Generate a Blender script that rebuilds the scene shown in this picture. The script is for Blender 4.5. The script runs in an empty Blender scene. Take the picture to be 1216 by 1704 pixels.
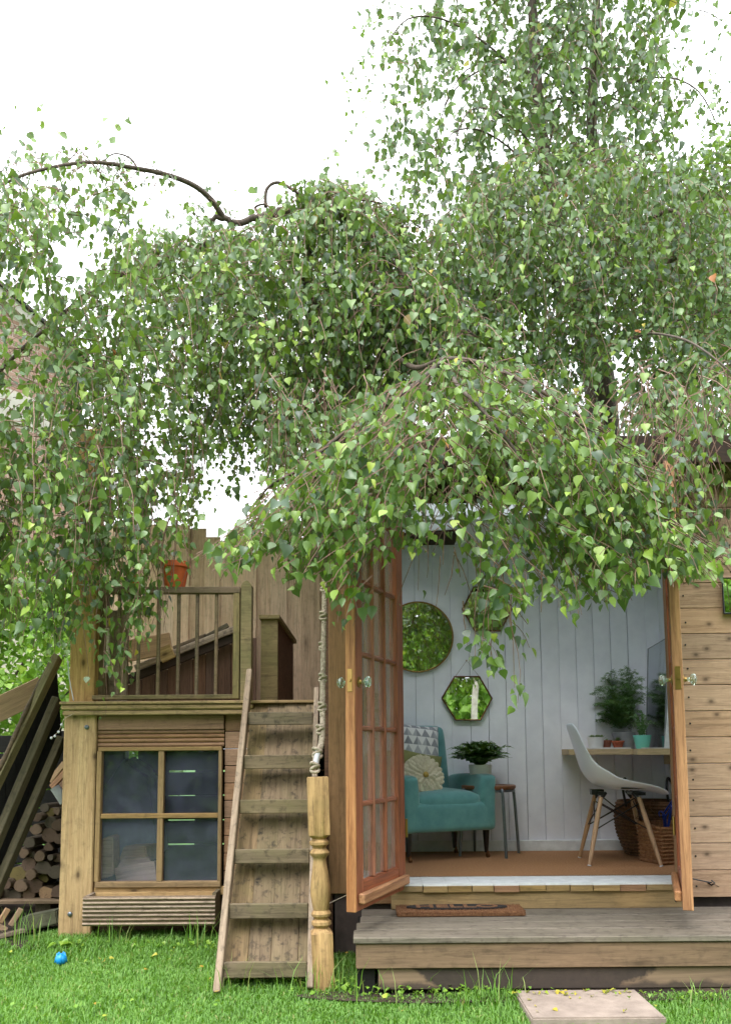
import bpy, bmesh, math, random
import numpy as np
from mathutils import Vector, Matrix, noise
R = math.radians
rnd = random.Random(7)
nr = np.random.RandomState(11)
SC = bpy.context.scene
COL = SC.collection

# ---------------------------------------------------------------- camera, sky, sun, exposure
FPX = 1400.0; CX = 608.0; CY = 1105.0; EYE = Vector((0, 0, 1.05))
camd = bpy.data.cameras.new('camera'); cam = bpy.data.objects.new('camera', camd); COL.objects.link(cam)
RM = Matrix.Rotation(R(90 + 5.9), 3, 'X') @ Matrix.Rotation(R(-0.4), 3, 'Z')
cam.matrix_world = Matrix.Translation(EYE) @ RM.to_4x4()
camd.sensor_width = 36; camd.sensor_fit = 'AUTO'; camd.lens = FPX / 1704 * 36
camd.shift_x = 0.0; camd.shift_y = (CY - 852) / 1704
camd.clip_start = 0.05; camd.clip_end = 3000
SC.camera = cam
w = bpy.data.worlds.new('World'); SC.world = w; w.use_nodes = True
SUN_EL, SUN_AZ = 58, 205
nt = w.node_tree; nt.nodes.clear()
sk = nt.nodes.new('ShaderNodeTexSky'); sk.sky_type = 'NISHITA'; sk.sun_disc = False
sk.sun_elevation = R(SUN_EL); sk.sun_rotation = R(SUN_AZ); sk.air_density = 1.0; sk.dust_density = 4.0
hs = nt.nodes.new('ShaderNodeHueSaturation'); hs.inputs['Saturation'].default_value = 0.12
mxw = nt.nodes.new('ShaderNodeMix'); mxw.data_type = 'RGBA'; mxw.inputs[0].default_value = 0.75
# an even overcast layer over the clear sky, three times brighter overhead than at the horizon as real overcast is
tcw = nt.nodes.new('ShaderNodeTexCoord'); spw = nt.nodes.new('ShaderNodeSeparateXYZ'); nt.links.new(tcw.outputs['Generated'], spw.inputs[0])
mrw = nt.nodes.new('ShaderNodeMapRange'); mrw.inputs[1].default_value = 0; mrw.inputs[2].default_value = 1; mrw.inputs[3].default_value = 6.0; mrw.inputs[4].default_value = 19.0; nt.links.new(spw.outputs[2], mrw.inputs[0])
vmw = nt.nodes.new('ShaderNodeVectorMath'); vmw.operation = 'SCALE'; vmw.inputs[0].default_value = (.97, 1.0, 1.04); nt.links.new(mrw.outputs[0], vmw.inputs['Scale']); nt.links.new(vmw.outputs[0], mxw.inputs[7])
bg = nt.nodes.new('ShaderNodeBackground'); bg.inputs[1].default_value = 0.15
ow = nt.nodes.new('ShaderNodeOutputWorld')
nt.links.new(sk.outputs[0], hs.inputs['Color']); nt.links.new(hs.outputs[0], mxw.inputs[6])
nt.links.new(mxw.outputs[2], bg.inputs[0]); nt.links.new(bg.outputs[0], ow.inputs[0])
sd = bpy.data.lights.new('sun', 'SUN'); sd.energy = 1.2; sd.angle = R(25); sd.color = (1, .97, .92)
so = bpy.data.objects.new('sun', sd); COL.objects.link(so)
# direction the light comes from
az = R(SUN_AZ); el = R(SUN_EL)
sdir = Vector((math.sin(az) * math.cos(el), math.cos(az) * math.cos(el), math.sin(el)))
so.rotation_euler = sdir.to_track_quat('Z', 'Y').to_euler()
SC.view_settings.view_transform = 'Standard'; SC.view_settings.look = 'None'
SC.view_settings.exposure = 1.02; SC.view_settings.gamma = 1
SC.view_settings.use_curve_mapping = False
SC.cycles.max_bounces = 10; SC.cycles.diffuse_bounces = 5; SC.cycles.transmission_bounces = 8; SC.cycles.transparent_max_bounces = 8

# ---------------------------------------------------------------- measuring helpers
def ray(px, py):
    return RM @ Vector(((px - CX) / FPX, (CY - py) / FPX, -1))
def P(px, py, Y):
    d = ray(px, py); return EYE + d * (Y / d.y)
def hit(px, py, pt, n):
    d = ray(px, py); n = Vector(n); return EYE + d * ((Vector(pt) - EYE).dot(n) / d.dot(n))
RMT = np.array(RM.transposed())
def proj(p):
    q = RMT @ (np.array(p) - np.array(EYE)); return CX + FPX * q[0] / -q[2], CY - FPX * q[1] / -q[2]
def projN(A):
    q = (A - np.array(EYE)) @ RMT.T; return CX + FPX * q[:, 0] / -q[:, 2], CY - FPX * q[:, 1] / -q[:, 2]
def gz(y): return 0.025 + 0.025 * max(0, y - 3.3) if y < 6 else 0.0925

# ---------------------------------------------------------------- object helpers
WM = {}
def reg(o, M, parent=None):
    COL.objects.link(o); WM[o.name] = M.copy()
    if parent is not None:
        o.parent = parent; o.matrix_basis = WM[parent.name].inverted() @ M
    else: o.matrix_basis = M
    return o
def thing(name, label, cat, loc=(0, 0, 0), rz=0, group=None):
    o = bpy.data.objects.new(name, None); o.empty_display_size = .1
    reg(o, Matrix.Translation(Vector(loc)) @ Matrix.Rotation(rz, 4, 'Z'))
    o['label'] = label; o['category'] = cat
    if group: o['group'] = group
    return o
def tag(o, label, cat, group=None):
    o['label'] = label; o['category'] = cat
    if group: o['group'] = group
    return o
def struct(o): o['kind'] = 'structure'; return o
def stuff(o): o['kind'] = 'stuff'; return o
_box = {}
def boxmesh(l, wd, t, bev, mat, warp=0, segs=1):
    key = (round(l, 3), round(wd, 3), round(t, 3), round(bev, 4), mat.name, segs)
    if key in _box: return _box[key]
    bm = bmesh.new(); bmesh.ops.create_cube(bm, size=1)
    for v in bm.verts: v.co = Vector((v.co.x * l, v.co.y * wd, v.co.z * t))
    if bev > 0: bmesh.ops.bevel(bm, geom=bm.edges[:], offset=min(bev, t * .45, wd * .45), segments=segs, affect='EDGES')
    me = bpy.data.meshes.new('box'); bm.to_mesh(me); bm.free(); me.materials.append(mat); _box[key] = me
    return me
def beam(name, A, B, wdir, wd, t, mat, parent=None, bev=.003):
    """a board from A to B (centre line), width wd along wdir, thickness t"""
    A = Vector(A); B = Vector(B); x = (B - A); l = x.length; x.normalize()
    y = Vector(wdir); y = (y - x * y.dot(x)).normalized(); z = x.cross(y)
    M = Matrix((x, y, z)).transposed().to_4x4(); M.translation = (A + B) / 2
    o = bpy.data.objects.new(name, boxmesh(l, wd, t, bev, mat)); return reg(o, M, parent)
class MB:
    def __init__(s): s.v = []; s.f = []; s.m = []
    def add(s, vs, fs, mi=0):
        n = len(s.v); s.v += [tuple(v) for v in vs]; s.f += [tuple(i + n for i in f) for f in fs]; s.m += [mi] * len(fs); return s
    def box(s, lo, hi, mi=0):
        a, b = lo, hi
        return s.add([(a[0], a[1], a[2]), (b[0], a[1], a[2]), (b[0], b[1], a[2]), (a[0], b[1], a[2]), (a[0], a[1], b[2]), (b[0], a[1], b[2]), (b[0], b[1], b[2]), (a[0], b[1], b[2])],
                     [(0, 3, 2, 1), (4, 5, 6, 7), (0, 1, 5, 4), (1, 2, 6, 5), (2, 3, 7, 6), (3, 0, 4, 7)], mi)
    def tube(s, pts, rad, n=8, cap=True, mi=0):
        pts = [Vector(p) for p in pts]
        if not hasattr(rad, '__len__'): rad = [rad] * len(pts)
        up = Vector((0, 0, 1)); vs = []; fs = []
        t0 = (pts[1] - pts[0]).normalized()
        u = t0.cross(up if abs(t0.z) < .9 else Vector((1, 0, 0))).normalized()
        for i, p in enumerate(pts):
            t = (pts[min(i + 1, len(pts) - 1)] - pts[max(i - 1, 0)])
            if t.length < 1e-9: t = t0
            t.normalize(); u = (u - t * u.dot(t)).normalized(); v = t.cross(u)
            for k in range(n):
                a = 2 * math.pi * k / n; vs.append(p + (u * math.cos(a) + v * math.sin(a)) * rad[i])
        for i in range(len(pts) - 1):
            for k in range(n):
                fs.append((i * n + k, i * n + (k + 1) % n, (i + 1) * n + (k + 1) % n, (i + 1) * n + k))
        if cap: fs.append(tuple(range(n))[::-1]); fs.append(tuple((len(pts) - 1) * n + k for k in range(n)))
        return s.add(vs, fs, mi)
    def lathe(s, prof, c=(0, 0, 0), n=24, mi=0, capb=True, capt=True, sq=None):
        vs = []; fs = []
        for i, (r, z) in enumerate(prof):
            for k in range(n):
                a = 2 * math.pi * k / n; ca, sa = math.cos(a), math.sin(a); rr = r
                if sq and sq[i] > 0: m = max(abs(ca), abs(sa)); rr = r * ((1 - sq[i]) + sq[i] / m)
                vs.append((c[0] + rr * ca, c[1] + rr * sa, c[2] + z))
        for i in range(len(prof) - 1):
            for k in range(n): fs.append((i * n + k, i * n + (k + 1) % n, (i + 1) * n + (k + 1) % n, (i + 1) * n + k))
        if capb: fs.append(tuple(range(n))[::-1])
        if capt: fs.append(tuple((len(prof) - 1) * n + k for k in range(n)))
        return s.add(vs, fs, mi)
    def poly(s, pts, off, mi=0):
        """prism: polygon pts extruded by the vector off"""
        pts = [Vector(p) for p in pts]; off = Vector(off); n = len(pts)
        nrm = Vector((0, 0, 0))
        for i in range(n): nrm += (pts[i] - pts[0]).cross(pts[(i + 1) % n] - pts[0])
        if nrm.dot(off) < 0: pts = pts[::-1]
        return s.add(pts + [p + off for p in pts], [tuple(range(n))[::-1], tuple(range(n, 2 * n))] + [(i, (i + 1) % n, (i + 1) % n + n, i + n) for i in range(n)], mi)
    def build(s, name, mats, parent=None, loc=None, M=None, smooth=None, bevel=0):
        """vertices are in world space unless M gives the object's frame"""
        if not isinstance(mats, (list, tuple)): mats = [mats]
        me = bpy.data.meshes.new(name)
        if M is None:
            if loc is None: loc = Vector(np.mean(np.array(s.v), axis=0))
            loc = Vector(loc); M = Matrix.Translation(loc); vs = [(v[0] - loc.x, v[1] - loc.y, v[2] - loc.z) for v in s.v]
        else: vs = s.v
        me.from_pydata(vs, [], s.f); 
        for m in mats: me.materials.append(m)
        if len(mats) > 1: me.polygons.foreach_set('material_index', s.m)
        if bevel:
            bm = bmesh.new(); bm.from_mesh(me); bmesh.ops.bevel(bm, geom=[e for e in bm.edges if len(e.link_faces) == 2 and e.calc_face_angle(0) > .6], offset=bevel, segments=2, affect='EDGES'); bm.to_mesh(me); bm.free()
        if smooth is not None:
            me.shade_smooth()
            if smooth < 180: me.set_sharp_from_angle(angle=R(smooth))
        me.update(); o = bpy.data.objects.new(name, me); return reg(o, M, parent)
def local(parent, p): return WM[parent.name] @ Vector(p)

# ---------------------------------------------------------------- materials
def S(r, g, b):
    f = lambda c: (c / 255 / 12.92) if c / 255 <= .04045 else ((c / 255 + .055) / 1.055) ** 2.4
    return (f(r), f(g), f(b), 1)
class NT:
    def __init__(s, name):
        s.mat = bpy.data.materials.new(name); s.mat.use_nodes = True; s.t = s.mat.node_tree
        s.b = s.t.nodes['Principled BSDF']; s.out = s.t.nodes['Material Output']
    def n(s, ty, **kw):
        o = s.t.nodes.new(ty)
        for k, v in kw.items():
            if k.startswith('i_'): o.inputs[k[2:].replace('_', ' ')].default_value = v
            else: setattr(o, k, v)
        return o
    def l(s, a, b): s.t.links.new(a, b)
    def mix(s, fac, a, b, blend='MIX'):
        m = s.n('ShaderNodeMix', data_type='RGBA', blend_type=blend)
        for i, x in ((0, fac), (6, a), (7, b)):
            if hasattr(x, 'links'): s.l(x, m.inputs[i])
            else: m.inputs[i].default_value = x
        return m.outputs[2]
    def math(s, op, a, b=0.0, c=0.0):
        m = s.n('ShaderNodeMath', operation=op)
        for i, x in enumerate((a, b, c)):
            if hasattr(x, 'links'): s.l(x, m.inputs[i])
            else: m.inputs[i].default_value = x
        return m.outputs[0]
    def ramp(s, x, stops):
        r = s.n('ShaderNodeValToRGB'); e = r.color_ramp.elements
        while len(e) < len(stops): e.new(.5)
        for k, (p, c) in enumerate(stops):
            e[k].position = p; e[k].color = c if hasattr(c, '__len__') else (c, c, c, 1)
        s.l(x, r.inputs[0]); return r.outputs[0]
    def coords(s, sc=(1, 1, 1), rand=True):
        tc = s.n('ShaderNodeTexCoord'); oi = s.n('ShaderNodeObjectInfo')
        out = tc.outputs['Object']
        if rand:
            sm = s.n('ShaderNodeVectorMath', operation='SCALE'); cv = s.n('ShaderNodeCombineXYZ')
            cv.inputs[0].default_value = 37.; cv.inputs[1].default_value = 53.; cv.inputs[2].default_value = 71.
            s.l(cv.outputs[0], sm.inputs[0]); s.l(oi.outputs['Random'], sm.inputs['Scale'])
            ad = s.n('ShaderNodeVectorMath', operation='ADD'); s.l(out, ad.inputs[0]); s.l(sm.outputs[0], ad.inputs[1]); out = ad.outputs[0]
        mp = s.n('ShaderNodeMapping'); mp.inputs['Scale'].default_value = sc; s.l(out, mp.inputs[0])
        return mp.outputs[0], oi.outputs['Random'], out
    def noise(s, v, scale, detail=5, dist=0, rough=.6):
        t = s.n('ShaderNodeTexNoise'); t.inputs['Scale'].default_value = scale; t.inputs['Detail'].default_value = detail
        t.inputs['Distortion'].default_value = dist; t.inputs['Roughness'].default_value = rough; s.l(v, t.inputs['Vector']); return t.outputs[0]
    def bump(s, h, strength=.4, dist=.01):
        b = s.n('ShaderNodeBump'); b.inputs['Strength'].default_value = strength; b.inputs['Distance'].default_value = dist
        s.l(h, b.inputs['Height']); s.l(b.outputs[0], s.b.inputs['Normal'])
    def col(s, c):
        if hasattr(c, 'links'): s.l(c, s.b.inputs['Base Color'])
        else: s.b.inputs['Base Color'].default_value = c
    def rough(s, r): s.b.inputs['Roughness'].default_value = r
_wood = {}
def wood(name, c1, c2, axis='X', rough=.75, var=.25, moss=0, mosscol=None, knots=.8, stain=0, staincol=None, grain=1.0, dirt=0, bump=.35, kd=.80, kz=None):
    n = NT(name)
    sc = {'X': (1.3, 22, 22), 'Z': (22, 22, 1.3), 'Y': (22, 1.3, 22)}[axis]
    v, rn, raw = n.coords(sc)
    kz = kz or {'X': (2.8, 8, 0.01), 'Z': (9, 9, 3.0), 'Y': (9, 3.0, 9)}[axis]
    mk = n.n('ShaderNodeMapping'); mk.inputs['Scale'].default_value = kz; n.l(raw, mk.inputs[0])
    vo = n.n('ShaderNodeTexVoronoi'); vo.voronoi_dimensions = '2D' if axis == 'X' else '3D'; vo.inputs['Scale'].default_value = 1.0; n.l(mk.outputs[0], vo.inputs['Vector'])
    kd_ = kd; kd = vo.outputs['Distance']
    g1 = n.noise(v, 1.0, 8, 1.2, .65); g2 = n.noise(v, 3.2, 4, .4, .7)
    g = n.math('ADD', n.math('MULTIPLY', g1, .7), n.math('MULTIPLY', g2, .3))
    lo = .5 - .22 / grain; hi = .5 + .2 / grain
    c = n.ramp(g, [(max(0, lo), c2), (hi, c1)])
    stk = n.ramp(n.noise(v, 2.3, 6, .8, .75), [(.50, 0.0), (.60, 1.0)])
    c = n.mix(n.math('MULTIPLY', stk, .5), c, tuple(x * .45 for x in c2[:3]) + (1,))
    fin = n.ramp(n.noise(v, 7.0, 3, 0, .8), [(.52, 0.0), (.64, 1.0)])
    c = n.mix(n.math('MULTIPLY', fin, .22), c, tuple(min(1, x * 1.5) for x in c1[:3]) + (1,))
    wv = n.noise(raw, 5, 3, .3)
    c = n.mix(n.math('MULTIPLY', wv, .35), c, tuple(x * .62 for x in c1[:3]) + (1,))
    if knots:
        kf = n.ramp(kd, [(.04, 1.0), (.09, .45), (.2, 0.0)])
        vc = n.n('ShaderNodeSeparateColor'); n.l(vo.outputs['Color'], vc.inputs[0])
        kf = n.math('MULTIPLY', n.math('MULTIPLY', kf, n.math('GREATER_THAN', vc.outputs[0], kd_)), knots)
        c = n.mix(kf, c, tuple(x * .22 for x in c2[:3]) + (1,))
    if moss:
        mf = n.ramp(n.noise(raw, 4, 5, .5), [(.42, 0.0), (.65, 1.0)])
        c = n.mix(n.math('MULTIPLY', mf, moss), c, mosscol or S(104, 104, 60))
    if stain:
        mf = n.ramp(n.noise(raw, 2.0, 4, .8), [(.44, 0.0), (.50, 1.0)])
        c = n.mix(n.math('MULTIPLY', mf, stain), c, staincol or S(60, 50, 45))
    if dirt:
        df = n.ramp(n.noise(raw, 28, 6, .3), [(.52, 0.0), (.72, 1.0)])
        c = n.mix(n.math('MULTIPLY', df, dirt), c, S(48, 42, 34))
    hsv = n.n('ShaderNodeHueSaturation'); n.l(c, hsv.inputs['Color'])
    n.l(n.math('MULTIPLY_ADD', rn, var, 1 - var / 2), hsv.inputs['Value'])
    n.l(n.math('MULTIPLY_ADD', n.math('FRACT', n.math('MULTIPLY', rn, 7.7)), .16, .86), hsv.inputs['Saturation'])
    n.col(hsv.outputs[0]); n.rough(rough); n.b.inputs['Specular IOR Level'].default_value = .3
    n.bump(g, bump, .006)
    return n.mat
def plain(name, c, rough=.6, c2=None, scale=20, bump=0, metal=0, spec=.5, bscale=60, coat=0):
    n = NT(name); v, rn, raw = n.coords()
    c2 = c2 or tuple(x * .8 for x in c[:3]) + (1,)
    n.col(n.ramp(n.noise(raw, scale, 6), [(.3, c2), (.7, c)])); n.rough(rough)
    n.b.inputs['Metallic'].default_value = metal; n.b.inputs['Specular IOR Level'].default_value = spec
    if coat: n.b.inputs['Coat Weight'].default_value = coat
    if bump: n.bump(n.noise(raw, bscale, 4), bump, .004)
    return n.mat

M_post = wood('treated pine post', S(200, 166, 110), S(152, 112, 66), knots=.85, moss=.0, var=.1, dirt=.25, grain=1.3, kd=.45, kz=(4.0, 8, 1))
M_postz = wood('treated pine turned', S(196, 158, 98), S(134, 96, 50), axis='Z', knots=.6, moss=.25, dirt=.35, var=.05, grain=1.5)
M_clad = wood('platform cladding', S(172, 132, 102), S(126, 92, 68), knots=.8, var=.25, dirt=.25)
M_ridge = wood('ridged board', S(158, 120, 88), S(110, 80, 56), knots=.3, dirt=.3)
M_ledge = wood('ledge wood', S(178, 150, 104), S(116, 90, 60), moss=.1, dirt=.5, knots=.4)
M_green = wood('mossy timber', S(156, 138, 98), S(102, 88, 58), moss=.4, mosscol=S(98, 104, 58), dirt=.4, knots=.3)
M_rail = wood('grey railing', S(138, 116, 92), S(98, 80, 62), moss=.2, dirt=.4, knots=0)
M_lad = wood('ladder stile', S(176, 154, 132), S(112, 94, 78), moss=.1, dirt=.6, grain=1.6, knots=.3)
M_tread = wood('ladder tread', S(138, 120, 94), S(84, 72, 54), moss=.35, mosscol=S(104, 102, 58), dirt=.7, knots=.4)
M_lback = wood('ladder back boards', S(150, 126, 94), S(84, 66, 46), moss=.35, mosscol=S(120, 112, 66), dirt=.95, knots=.4)
M_fence = wood('fence board', S(234, 202, 172), S(184, 150, 122), knots=.6, moss=.12, var=.22, dirt=.2)
M_front = wood('cabin board', S(188, 156, 128), S(152, 118, 90), knots=.8, var=.2, grain=1.0, dirt=.12, kd=.5, kz=(6.5, 9, 1))
M_frontd = wood('cabin trim board', S(158, 122, 86), S(122, 90, 60), knots=.8, var=.12, dirt=.2)
M_sill = wood('sill board', S(178, 146, 92), S(140, 110, 66), knots=.3, stain=.25, staincol=S(96, 90, 66), dirt=.2)
M_door = wood('stained door', S(172, 102, 70), S(96, 52, 34), knots=.3, rough=.45, var=.16, grain=1.5)
M_doore = wood('door edge', S(202, 146, 98), S(134, 84, 52), knots=.4, rough=.5, var=.08, grain=1.5)
M_deck = wood('deck board', S(138, 128, 114), S(84, 76, 68), knots=.3, moss=.25, mosscol=S(96, 92, 72), dirt=.55, var=.18)
M_fascia = wood('step fascia', S(142, 116, 90), S(110, 88, 68), knots=.5, dirt=.3, var=.1)
M_wet = wood('wet fascia', S(122, 102, 84), S(92, 76, 62), knots=.2, stain=1.0, staincol=S(62, 50, 44), dirt=.5, var=.05)
M_dark = wood('dark timber', S(124, 110, 84), S(70, 62, 48), moss=.45, mosscol=S(66, 66, 42), knots=.2, dirt=.5)
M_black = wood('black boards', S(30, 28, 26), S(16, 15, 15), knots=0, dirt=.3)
M_brown = wood('dark brown boards', S(118, 86, 66), S(72, 50, 38), knots=.3, var=.3)
M_pine = wood('pale sawn pine', S(204, 168, 132), S(176, 138, 104), knots=.4, var=.12)
M_win = wood('window bar', S(160, 130, 84), S(120, 92, 56), knots=.1, dirt=.3)
M_desk = wood('desk ply', S(214, 192, 152), S(184, 160, 120), knots=0, rough=.5)
M_beech = wood('beech leg', S(196, 160, 124), S(172, 134, 100), axis='Z', knots=0, rough=.5, var=.1)
M_stoolw = wood('stool top', S(140, 96, 66), S(104, 68, 46), knots=.2, rough=.5)
M_soffit = wood('dark soffit', S(64, 46, 34), S(40, 28, 20), knots=.2)
M_bark = wood('birch bark', S(110, 96, 84), S(58, 48, 42), axis='Z', knots=.5, dirt=.5)
M_bpole = wood('bark pole', S(104, 88, 66), S(60, 50, 38), knots=.6, dirt=.6, bump=.9)

def wet_board():
    """riser board with a dark tide mark of damp in its middle"""
    n = NT('damp riser'); v, rn, raw = n.coords((1.3, 22, 22), rand=False)
    c = n.ramp(n.noise(v, 1.0, 8, 1.2, .65), [(.3, S(98, 80, 64)), (.7, S(146, 122, 98))])
    sp = n.n('ShaderNodeSeparateXYZ'); n.l(raw, sp.inputs[0])
    e = n.math('ADD', n.math('MULTIPLY', n.noise(raw, 6, 5), .9), n.math('MULTIPLY', sp.outputs[1], -5.0))
    d = n.math('ABSOLUTE', n.math('ADD', sp.outputs[0], .98)); d = n.math('SUBTRACT', n.math('ADD', d, n.math('MULTIPLY', e, .45)), .64)
    f = n.ramp(n.math('ADD', d, .5), [(.48, 1.0), (.52, 0.0)])
    low = n.ramp(n.math('ADD', n.math('MULTIPLY', sp.outputs[1], -9.0), n.math('MULTIPLY', n.noise(raw, 9, 4), .7)), [(.45, 0.0), (.6, 1.0)])
    f = n.math('MAXIMUM', f, n.math('MULTIPLY', low, .85))
    n.col(n.mix(f, c, n.mix(n.noise(raw, 40, 5), S(44, 36, 33), S(74, 62, 54)))); n.rough(.75); n.bump(n.noise(v, 2, 5), .3, .005); return n.mat
M_wetb = wet_board()
def painted_boards():
    n = NT('white painted boards'); v, rn, raw = n.coords((6, 6, .8))
    c = n.ramp(n.noise(v, 1.2, 6), [(.35, S(222, 223, 234)), (.65, S(233, 234, 244))])
    d = n.ramp(n.noise(raw, 45, 4), [(.70, 0.0), (.78, 1.0)])
    c = n.mix(n.math('MULTIPLY', d, .35), c, S(150, 150, 145)); n.col(c); n.rough(.5)
    n.bump(n.noise(v, 3, 4), .12, .004); return n.mat
M_white = painted_boards()
M_white2 = plain('white paint', S(226, 229, 232), .55, S(200, 203, 206), 18, .2)
M_base = plain('grey base sheet', S(96, 82, 78), .8, S(62, 52, 50), 9, .3, bscale=30)
M_coir = plain('coir carpet', S(176, 130, 88), .95, S(134, 94, 62), 90, .6, bscale=260)
M_mat = plain('coir mat', S(150, 108, 74), 1, S(88, 56, 36), 120, 1.0, bscale=300)
M_matb = plain('black mat print', S(38, 34, 34), 1, S(22, 20, 20), 120, .8, bscale=300)
M_teal = plain('teal velvet', S(96, 152, 154), .85, S(74, 130, 134), 14, .25, bscale=400)
M_teal.node_tree.nodes['Principled BSDF'].inputs['Sheen Weight'].default_value = .4
M_blackw = plain('black lacquer', S(26, 22, 22), .3)
M_cream = plain('cream felt', S(214, 206, 186), .9, S(186, 176, 152), 30, .4, bscale=200)
M_olive = plain('olive cloth', S(122, 124, 74), .9)
M_yel = plain('mustard cloth', S(178, 150, 78), .9)
M_steel = plain('grey steel', S(120, 128, 136), .35, metal=.7)
M_brass = plain('brass', S(176, 142, 84), .3, metal=.9)
M_copper = plain('aged brass frame', S(120, 84, 54), .4, metal=.8)
M_shell = plain('white plastic shell', S(236, 241, 255), .3, S(228, 234, 250), 3)
M_blackm = plain('black metal', S(18, 18, 20), .4)
M_ceram = plain('white ceramic', S(222, 222, 222), .3, S(212, 212, 212), 4)
M_greyc = plain('grey concrete pot', S(140, 142, 148), .8, S(118, 120, 126), 12, .2)
M_turq = plain('turquoise ceramic', S(122, 210, 196), .3, S(112, 200, 186), 4)
M_terra = plain('terracotta', S(176, 92, 62), .8, S(140, 70, 46), 20, .2)
M_orange = plain('orange clay', S(214, 104, 52), .8, S(170, 76, 38), 16, .3)
M_soil = plain('soil', S(74, 58, 46), 1, S(38, 30, 24), 25, 1.0, bscale=40)
M_wick = plain('woven seagrass', S(122, 88, 58), .9, S(70, 46, 30), 55, 1.0, bscale=110)
M_wick2 = plain('pale woven straw', S(168, 122, 82), .9, S(112, 74, 46), 60, 1.0, bscale=120)
M_bluep = plain('blue plastic', S(30, 60, 150), .35)
M_ball = plain('bright blue plastic', S(30, 150, 220), .35, S(20, 120, 200), 12)
M_slab = plain('paving slab', S(166, 150, 138), .9, S(134, 120, 110), 12, .5, bscale=90)
M_stone = plain('mossy concrete block', S(104, 104, 82), .95, S(58, 60, 44), 14, .8, bscale=50)
M_rope = plain('rope', S(206, 190, 172), .9, S(128, 116, 98), 60, .5, bscale=120)
M_conc = plain('pale concrete', S(186, 180, 172), .9, S(160, 154, 146), 6, .2)
M_mortar = plain('mortar', S(196, 186, 174), .95, S(170, 160, 148), 30, .3)
M_felt = plain('roofing felt', S(58, 56, 54), .95, S(40, 38, 36), 40, .5)
M_pipe = plain('white plastic pipe', S(206, 208, 214), .5)
M_paper = plain('paper', S(206, 208, 212), .7)
def bricks():
    n = NT('brick'); v, rn, raw = n.coords()
    c = n.ramp(rn, [(0, S(150, 118, 106)), (.35, S(168, 134, 118)), (.7, S(134, 110, 102)), (1, S(178, 146, 130))])
    c = n.mix(n.math('MULTIPLY', n.noise(raw, 30, 5), .5), c, S(110, 74, 62)); n.col(c); n.rough(.9); n.bump(n.noise(raw, 60, 4), .4, .004); return n.mat
M_brick = bricks()
def dimmirror():
    n = NT('grey tinted mirror glass'); n.col((.52, .56, .60, 1)); n.b.inputs['Metallic'].default_value = 1; n.rough(.10); return n.mat  # grey tint makes the reflection dimmer than the other mirrors
M_dimm = dimmirror()
def mirror():
    n = NT('mirror glass'); n.col((.86, .88, .88, 1)); n.b.inputs['Metallic'].default_value = 1; n.rough(.015); return n.mat
M_mirror = mirror()
def glass(name, tint=(.95, .97, .97, 1), tr=.85, dirt=0, rough=.03, filmcol=S(172, 166, 160)):
    n = NT(name)
    t = n.n('ShaderNodeBsdfTransparent'); t.inputs[0].default_value = tint
    g = n.n('ShaderNodeBsdfGlossy'); g.inputs['Roughness'].default_value = rough; g.inputs[0].default_value = (.9, .93, 1, 1)
    fr = n.n('ShaderNodeFresnel'); fr.inputs[0].default_value = 1.5
    m = n.n('ShaderNodeMixShader'); ge = n.n('ShaderNodeNewGeometry'); n.l(n.math('MULTIPLY', n.math('MULTIPLY_ADD', fr.outputs[0], 1.0, .01), n.math('SUBTRACT', 1.0, ge.outputs['Backfacing'])), m.inputs[0])
    n.l(t.outputs[0], m.inputs[1]); n.l(g.outputs[0], m.inputs[2]); last = m.outputs[0]
    if dirt:
        d = n.n('ShaderNodeBsdfDiffuse'); d.inputs[0].default_value = filmcol
        v, rn, raw = n.coords(); f = n.ramp(n.noise(raw, 5, 6, .8), [(.35, .25), (.75, 1.0)])
        m2 = n.n('ShaderNodeMixShader'); n.l(n.math('MULTIPLY', f, dirt), m2.inputs[0]); n.l(last, m2.inputs[1]); n.l(d.outputs[0], m2.inputs[2]); last = m2.outputs[0]
    n.l(last, n.out.inputs[0]); return n.mat
M_glass = glass('door glass', tr=.93, dirt=.26)
M_wglass = glass('hazy window glass', (.9, .93, 1, 1), tr=.90, dirt=.13, rough=.04, filmcol=S(150, 152, 178))  # dirt value mixes an uneven bluish diffuse haze into the panes
M_roofglass = glass('roof light glass', (.96, .98, 1, 1))
def crystal():
    n = NT('crystal'); n.b.inputs['Transmission Weight'].default_value = .9; n.b.inputs['IOR'].default_value = 1.5; n.rough(.05); n.col(S(225, 245, 235)); return n.mat
M_crystal = crystal()
def leafmat(name, stops, attr=True, trans=.28, rough=.40, spec=.6):
    n = NT(name)
    if attr:
        a = n.n('ShaderNodeAttribute'); a.attribute_name = 'tint'; f = a.outputs['Fac']
    else:
        oi = n.n('ShaderNodeObjectInfo'); f = oi.outputs['Random']
    c = n.ramp(f, stops)
    ge = n.n('ShaderNodeNewGeometry')
    cb = n.mix(n.math('MULTIPLY', ge.outputs['Backfacing'], .5), c, S(120, 150, 96))
    n.col(cb); n.rough(rough); n.b.inputs['Specular IOR Level'].default_value = spec
    tr = n.n('ShaderNodeBsdfTranslucent')
    ct = n.mix(.5, c, S(156, 190, 50)); n.l(ct, tr.inputs[0])
    m = n.n('ShaderNodeMixShader'); m.inputs[0].default_value = trans
    n.l(n.b.outputs[0], m.inputs[1]); n.l(tr.outputs[0], m.inputs[2]); n.l(m.outputs[0], n.out.inputs[0]); return n.mat
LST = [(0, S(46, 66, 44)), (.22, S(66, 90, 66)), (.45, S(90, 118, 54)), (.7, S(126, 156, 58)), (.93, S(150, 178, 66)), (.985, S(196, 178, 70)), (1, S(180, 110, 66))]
M_leaf = leafmat('birch foliage', LST, True)
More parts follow.
